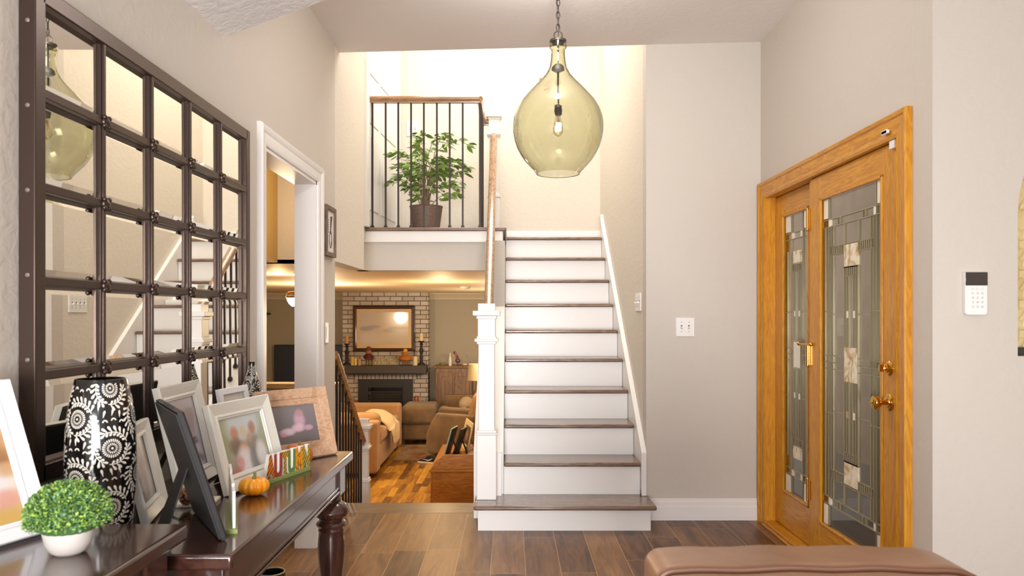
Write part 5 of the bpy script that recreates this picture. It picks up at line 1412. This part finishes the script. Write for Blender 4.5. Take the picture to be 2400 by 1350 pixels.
m.lathe([(r0, z0-L.z),(r1, z1-L.z),(r1-.004, z1-L.z),(r0-.004, z0-L.z),(r0, z0-L.z)], L, 32, cap=False); m.build('lamp_shade', plain('beige_lamp_shade', '#d0b98c', .8), tl, smooth=True, auto=.6)

# ------------------------------------------------------------------ family room furniture
def fabric(name, c1, c2):
    g = NG(name); v = g.coord(); a = g.noise(v, 5, 5); b = g.noise(v, 240, 2)
    g.set(Base_Color=g.ramp(g.M('ADD', g.M('MULTIPLY', a, .7), g.M('MULTIPLY', b, .3)), [(.35, lin(c1)), (.65, lin(c2))]), Roughness=.95, Sheen_Weight=.3)
    g.bump(b, .3, .004); return g.m
M_tan = fabric('tan_microfibre', '#c09765', '#a67c4c'); M_br = fabric('brown_microfibre', '#8f7350', '#735b3d')
def soft(name, box, mat, parent, bev=.06, **k):
    m = MB(); m.box(*box); return m.build(name, mat, parent, bevel=bev, seg=5, **k)
# tan sofa at the left
s0 = at(780, 1120, 8.72)
ts = thing('sofa', 'tan upholstered sofa seen from its end at the left of the family room', 'sofa', (-2.0, 9.5, FZ))
ar = at(883, 990, 8.72); top = ar.z
soft('armrest', (-2.55, ar.x, 8.72, 8.98, FZ+.05, top), M_tan, ts, .035)
soft('base', (-2.6, ar.x-.03, 8.99, 10.5, FZ+.05, FZ+.34), M_tan, ts, .03)
soft('seat_cushion', (-2.4, ar.x-.0, 8.99, 9.74, FZ+.341, FZ+.50), M_tan, ts, .05); soft('seat_cushion', (-2.4, ar.x-.0, 9.75, 10.5, FZ+.341, FZ+.50), M_tan, ts, .05)
soft('backrest', (-2.8, -2.45, 8.75, 10.7, FZ+.2, at(0, 968, 8.9).z-.03), M_tan, ts, .08)
c0 = at(892, 970, 9.05)
soft('back_cushion', (-2.46, c0.x-.02, 8.995, 9.30, FZ+.505, c0.z), M_tan, ts, .09)
soft('armrest', (-2.55, ar.x, 10.51, 10.75, FZ+.05, top), M_tan, ts, .035)
for x in (-2.5, ar.x-.1):
    for y in (8.8, 10.6): m = MB(); m.box(x-.03, x+.03, y-.03, y+.03, FZ, FZ+.05); m.build('foot', M_black, ts)
# cream throw lying over the front of the sofa
bl0 = at(918, 1000, 9.9)
rnd = random.Random(2); m = MB()
pb0, pb1 = at(893, 1000, 9.65), at(942, 1000, 9.65)
vs = []; fs = []; NI, NJ = 22, 16
zt0 = FZ+.504
path = [(-1.95, zt0+.03), (-1.78, zt0+.15), (-1.62, zt0+.14), (-1.50, zt0+.08), (-1.455, zt0-.02), (-1.44, zt0-.12), (-1.43, zt0-.24)]
for i in range(NI):
    t = i/(NI-1)*(len(path)-1); k = min(int(t), len(path)-2); fr_ = t-k; X = path[k][0]*(1-fr_)+path[k+1][0]*fr_; Z = path[k][1]*(1-fr_)+path[k+1][1]*fr_
    for j in range(NJ):
        q = j/(NJ-1); Y = 9.45+.5*q
        vs.append((X+.02*math.sin(9*q+i*.4), Y, Z+.025*math.sin(12*q+i*.3)-(.06*(1-math.sin(PI*q)) if i < NI*.6 else 0)))
for i in range(NI-1):
    for j in range(NJ-1): a = i*NJ+j; fs.append((a, a+1, a+NJ+1, a+NJ))
m.add(vs, fs); o_ = m.build('throw_blanket', fabric('cream_fleece', '#e6cfa6', '#d2b68a'), smooth=True, auto=2)
so = o_.modifiers.new('solid', 'SOLIDIFY'); so.thickness = .03; ss = o_.modifiers.new('sub', 'SUBSURF'); ss.levels = 1; ss.render_levels = 1
tag(o_, 'cream fleece throw draped over the front of the tan sofa', 'blanket')
# brown ottoman in front of the hearth
a_, b_ = at(941, 0, 11.0).x, at(1020, 0, 11.0).x; zt_o = at(0, 950, 11.0).z; zb_o = FZ+.07
ot = thing('ottoman', 'boxy brown upholstered ottoman in front of the fireplace', 'ottoman', ((a_+b_)/2, 11.25, FZ))
soft('base', (a_+.015, b_-.015, 11.0, 11.55, zb_o, zb_o+.22), M_br, ot, .03); soft('cushion', (a_, b_, 10.97, 11.58, zb_o+.221, zt_o), M_br, ot, .06)
for x in (a_+.07, b_-.07):
    for y in (11.06, 11.5): m = MB(); m.lathe([(.02,0),(.03,.07)], (x, y, FZ), 10); m.build('foot', M_black, ot)
# dark brown sofa behind, with a cream plush dog-like cushion
sf = thing('sofa', 'dark brown sofa in front of the wooden cabinet', 'sofa', (-.7, 11.3, FZ))
x0_, x1_ = at(1022, 0, 11.1).x, .0
soft('base', (x0_, x1_, 11.12, 11.62, FZ+.05, FZ+.30), M_br, sf, .04); soft('seat_cushion', (x0_+.17, x1_, 11.11, 11.60, FZ+.301, FZ+.44), M_br, sf, .05)
soft('backrest', (x0_+.05, x1_, 11.625, 11.82, FZ+.2, at(0, 928, 11.6).z), M_br, sf, .08); soft('armrest', (x0_-.0, x0_+.16, 11.1, 11.62, FZ+.05, FZ+.50), M_br, sf, .06)
pl = thing('plush_cushion', 'round cream plush cushion on the dark brown sofa', 'cushion', at(1093, 945, 11.3)); L = at(1093, 0, 11.3); zc__ = FZ+.441
m = MB(); m.ball((L.x, 11.32, zc__+.11), .11, 18, 12, (1,.7,1)); pl.location = (L.x, 11.32, zc__); m.build('plush_body', fabric('cream_plush', '#dfc79e', '#c4a87c'), pl, smooth=True)
m = MB(); m.ball((L.x-.03, 11.19, zc__+.04), .04, 12, 8, (1.3,.9,.9)); m.build('plush_paw', M_wax, pl, smooth=True)
# brown recliner right
rc = thing('recliner', 'brown recliner armchair seen from the side behind the oak chest', 'armchair', (-.6, 10.3, FZ))
def arm(y0, y1):
    pts = [(1022,970),(1112,976),(1112,1075),(1012,1075),(1003,1062),(998,1045),(1000,1015),(1010,990)]
    base_ = [at(px, py, 9.9) for px, py in pts]; P2 = []
    for q in base_: P2.append(Vector((q.x, y0, max(q.z, FZ+.06))))
    m = MB(); m.prism(P2, (0, y1-y0, 0)); return m
arm(9.9, 10.08).build('armrest', M_br, rc, bevel=.03, seg=4); arm(10.58, 10.74).build('armrest', M_br, rc, bevel=.03, seg=4)
soft('seat_cushion', (-1.0, -.1, 10.085, 10.575, FZ+.1, FZ+.46), M_br, rc, .06)
bk_ = [at(1093, 985, 10.1), at(1108, 930, 10.1), at(1150, 910, 10.1), at(1150, 1020, 10.1)]
m = MB(); m.prism([Vector((q.x, 10.09, q.z)) for q in bk_], (0, .48, 0)); m.build('backrest', M_tan, rc, bevel=.05, seg=4)
m = MB(); m.box(-.98, -.1, 9.95, 10.7, FZ, FZ+.06); m.build('plinth', M_black, rc)
# trainers on the floor
def shoe(name, label, x, y, rot, tgrp=None):
    t = thing(name, label, 'shoe', (0,0,0)); 
    m = MB(); outl = [(-.14,-.035),(-.10,-.045),(0,-.036),(.08,-.046),(.135,-.030),(.15,0),(.135,.030),(.08,.044),(0,.036),(-.10,.042),(-.14,.032),(-.15,0)]
    m.prism([(a, b, 0) for a, b in outl], (0,0,.028)); m.build('sole', plain('white_rubber_sole', '#e4dcd2', .5), t, bevel=.006)
    m = MB(); n = len(outl); lv = [(1.0,.028),(.94,.05),(.86,.075),(.70,.098)]
    vs = []; fs = []
    for k, (s, z) in enumerate(lv):
        for a, b in outl:
            hx = a*s-(.02*k if a > 0 else 0)*1.0; zz = z if a < .03 else .028+(z-.028)*(.55 if a > .08 else .8)
            vs.append((hx, b*s, zz))
    for k in range(3):
        for i in range(n): j = (i+1) % n; fs.append((k*n+i, k*n+j, (k+1)*n+j, (k+1)*n+i))
    fs.append(tuple(range(3*n, 4*n))); m.add(vs, fs); m.build('upper', plain('black_knit_upper', '#1f1e22', .8), t, smooth=True, auto=1.2)
    # white swoosh-shaped stripe on the outer side
    for sd in (-1, 1):
        m = MB(); pts = [(-.085,.080),(-.06,.052),(-.02,.040),(.07,.062),(-.02,.052),(-.055,.062)]
        m.prism([(a, sd*.0445, z) for a, z in pts], (0, sd*.002, 0)); m.build('side_stripe', plain('white_stripe', '#eeeae6', .5), t)
    for k in range(4):
        m = MB(); m.tube([(.02+k*.018, -.018, .094-k*.008), (.02+k*.018, .018, .094-k*.008)], .003, 6); m.build('lace', plain('shoe_lace', '#4b4a4e', .8), t)
    t.location = (x, y, FZ); t.rotation_euler = (0, 0, rot); return t
q = on_z(1000, 1086, FZ)
shoe('trainer', 'black trainer with a white sole and white side mark beside the oak chest', q.x+.02, q.y, 2.75)
t = shoe('trainer', 'black trainer lying half behind the oak chest corner with its tan tongue showing', q.x+.16, q.y+.10, 2.5)
# oak chest with pictures
CH0 = 7.5; c_l = at(1009, 1100, CH0); CZt = c_l.z
och = thing('oak_chest', 'golden oak chest with a raised front board carrying several pictures', 'chest', (-.4, 8.1, FZ))
M_oakc = wood('grained_oak', [(.1, lin('#d99a44')), (.5, lin('#bf7d2c')), (.9, lin('#8f5719'))], 'X', 1.6, .35, .2, rings=9)
m = MB(); m.box(c_l.x, .30, CH0, 8.95, FZ+.0, CZt-.03); m.build('body', M_oakc, och, bevel=.006)
m = MB(); m.box(c_l.x-.012, .31, CH0-.012, 8.97, CZt-.03, CZt); m.build('chest_top', M_oakc, och, bevel=.008)
zf = at(0, 1066, CH0).z
m = MB(); m.prism([(c_l.x, CH0+.0, CZt), (.30, CH0, CZt), (.30, CH0, zf), (at(1040, 0, CH0).x, CH0, zf), (at(1022, 0, CH0).x, CH0, (zf*.55+CZt*.45))], (0, .025, 0)); m.build('front_board', M_oakc, och, bevel=.003)
m = MB(); m.box(c_l.x+.02, .28, CH0-.006, CH0, FZ+.02, CZt-.06); m.build('front_panel', M_oakc, och, bevel=.002)
on_level = CZt
def small_frame(px0, py0, px1, py1, Y, label, mat, pic, lean, dirx, w_, h_, back_seen, rot):
    x = at(px0, py0, Y).x
    u = Vector((math.cos(rot), math.sin(rot), 0)); nb = Vector((-u.y, u.x, 0))
    if (nb.x < 0) != (dirx < 0): nb = -nb
    A = Vector((x, Y, CZt))
    return frame('picture_frame', label, A, u, nb, w_, math.radians(lean), h_, mat, [(0,0),(0,.012),(.003,.015),(.022,.013),(.026,.006)], pic)
thin = [(0,0),(0,.012),(.003,.015),(.022,.013),(.026,.006)]
for bl, br, tp, wh, tw, lb, mt_, pc_, pr_ in (
    ((1042,1069), (1056,1060), (1060,1005), 'L', True, 'teal edged picture frame seen from behind, leftmost on the oak chest', plain('teal_frame', '#8fc0b4', .4), ph_grey, thin),
    ((1063,1066), (1077,1057), (1082,1008), 'L', True, 'black picture frame seen from behind in the middle of the oak chest', M_black, ph_brown, thin),
    ((1081,1044), (1096,1061), (1095,981), 'L', False, 'tall cream picture frame with a dark photograph on the oak chest', plain('cream_chest_frame', '#e3cf9b', .5), photo('dark_print', '#5a4238', '#3c2c28', [(.5,.5,.2,.3,'#b08a70',.8)]), [(0,0),(0,.012),(.003,.015),(.055,.013),(.06,.006)])):
    A, u, nb, W, a, h = fit(bl, br, tp, wh, CZt, toward=tw); print(lb, W, math.degrees(a), h)
    frame('picture_frame', lb, A, u, nb, W, a, h, mt_, pr_, pc_, strut=(.6, .22, .03))
# rug
r0 = on_z(905, 1092, FZ); m = MB(); m.box(-1.50, -1.0, 9.80, 10.95, FZ+.0005, FZ+.010)
g = NG('faded_rug'); v = g.coord(); a = g.noise(v, 7, 5, .6, 1.5); b = g.noise(v, 2.2, 3)
g.set(Base_Color=g.ramp(g.M('ADD', g.M('MULTIPLY', a, .6), g.M('MULTIPLY', b, .4)), [(.35, lin('#7a6650')), (.48, lin('#a08a6c')), (.6, lin('#8a4f35')), (.7, lin('#b39a78'))]), Roughness=.95)
rg = m.build('area_rug', g.m); tag(rg, 'faded patterned brown and beige area rug in the family room', 'rug')
# smoke detector and chandelier
p = at(1090, 678, 9.6)
m = MB(); m.lathe([(0,-.035),(.05,-.033),(.065,-.018),(.068,0)], (p.x, 9.6, FC-.0005), 24); tag(m.build('smoke_detector', M_plastic, smooth=True), 'round white smoke detector on the family room ceiling', 'smoke detector')
hy = 6.6; p = at(684, 698, hy); chd = thing('hanging_light', 'brass armed hanging light with a white glass bell shade seen through the opening', 'ceiling light', (p.x+.07, hy, FC-.03))
m = MB(); m.lathe([(0,-.02),(.05,-.015),(.06,0)], (p.x+.07, hy, FC-.0005), 20); m.build('ceiling_rose', M_brass, chd, smooth=True)
zz0 = p.z; m = MB()
m.tube([(p.x+.07, hy, FC-.01), (p.x+.06, hy, zz0+.10), (p.x+.02, hy, zz0+.05), (p.x-.03, hy, zz0+.045), (p.x-.045, hy, zz0+.025), (p.x-.03, hy, zz0+.01), (p.x, hy, zz0+.02)], .008, 8); m.build('scroll_arm', M_brass, chd, smooth=True)
g = NG('lit_white_glass'); g.set(Base_Color=lin('#fff3df')); g.put(g.b.inputs['Emission Color'], (1, .83, .6, 1)); g.put(g.b.inputs['Emission Strength'], 5.0)
m = MB(); m.lathe([(.055,.0),(.050,-.02),(.035,-.05),(.012,-.072),(0,-.075)], (p.x+.01, hy, zz0), 24, cap=False); m.build('bell_shade', g.m, chd, smooth=True)
m = MB(); m.lathe([(.0,.02),(.058,.012),(.060,0),(.0,.001)], (p.x+.01, hy, zz0), 24, cap=False); m.build('shade_fitter', plain('dark_brass', '#6d4a22', .3, .8), chd, smooth=True)

# groups of repeated things
for o in list(col.objects):
    if o.parent is None and 'category' in o and 'kind' not in o:
        b_ = o.name.split('.')[0]; far = o.location.y > 5
        gname = {'picture_frame': 'picture frames on the oak chest' if far else 'picture frames on the console tables', 'console_table': 'dark console tables along the left wall',
                 'patterned_vase': 'black and cream patterned vases', 'light_switch': 'white light switch plates', 'trainer': 'pair of black trainers', 'pillar_candle': 'pillar candles on the mantel',
                 'candlestick': 'black candlesticks on the mantel', 'harvest_figure': 'harvest dolls on the mantel', 'door_sensor': 'alarm contacts on the entry door',
                 'candle_stand': 'stands beside the fireplace', 'jar_candle': 'orange jar candles beside the fireplace', 'sofa': 'family room sofas'}.get(b_)
        if gname: o['group'] = gname
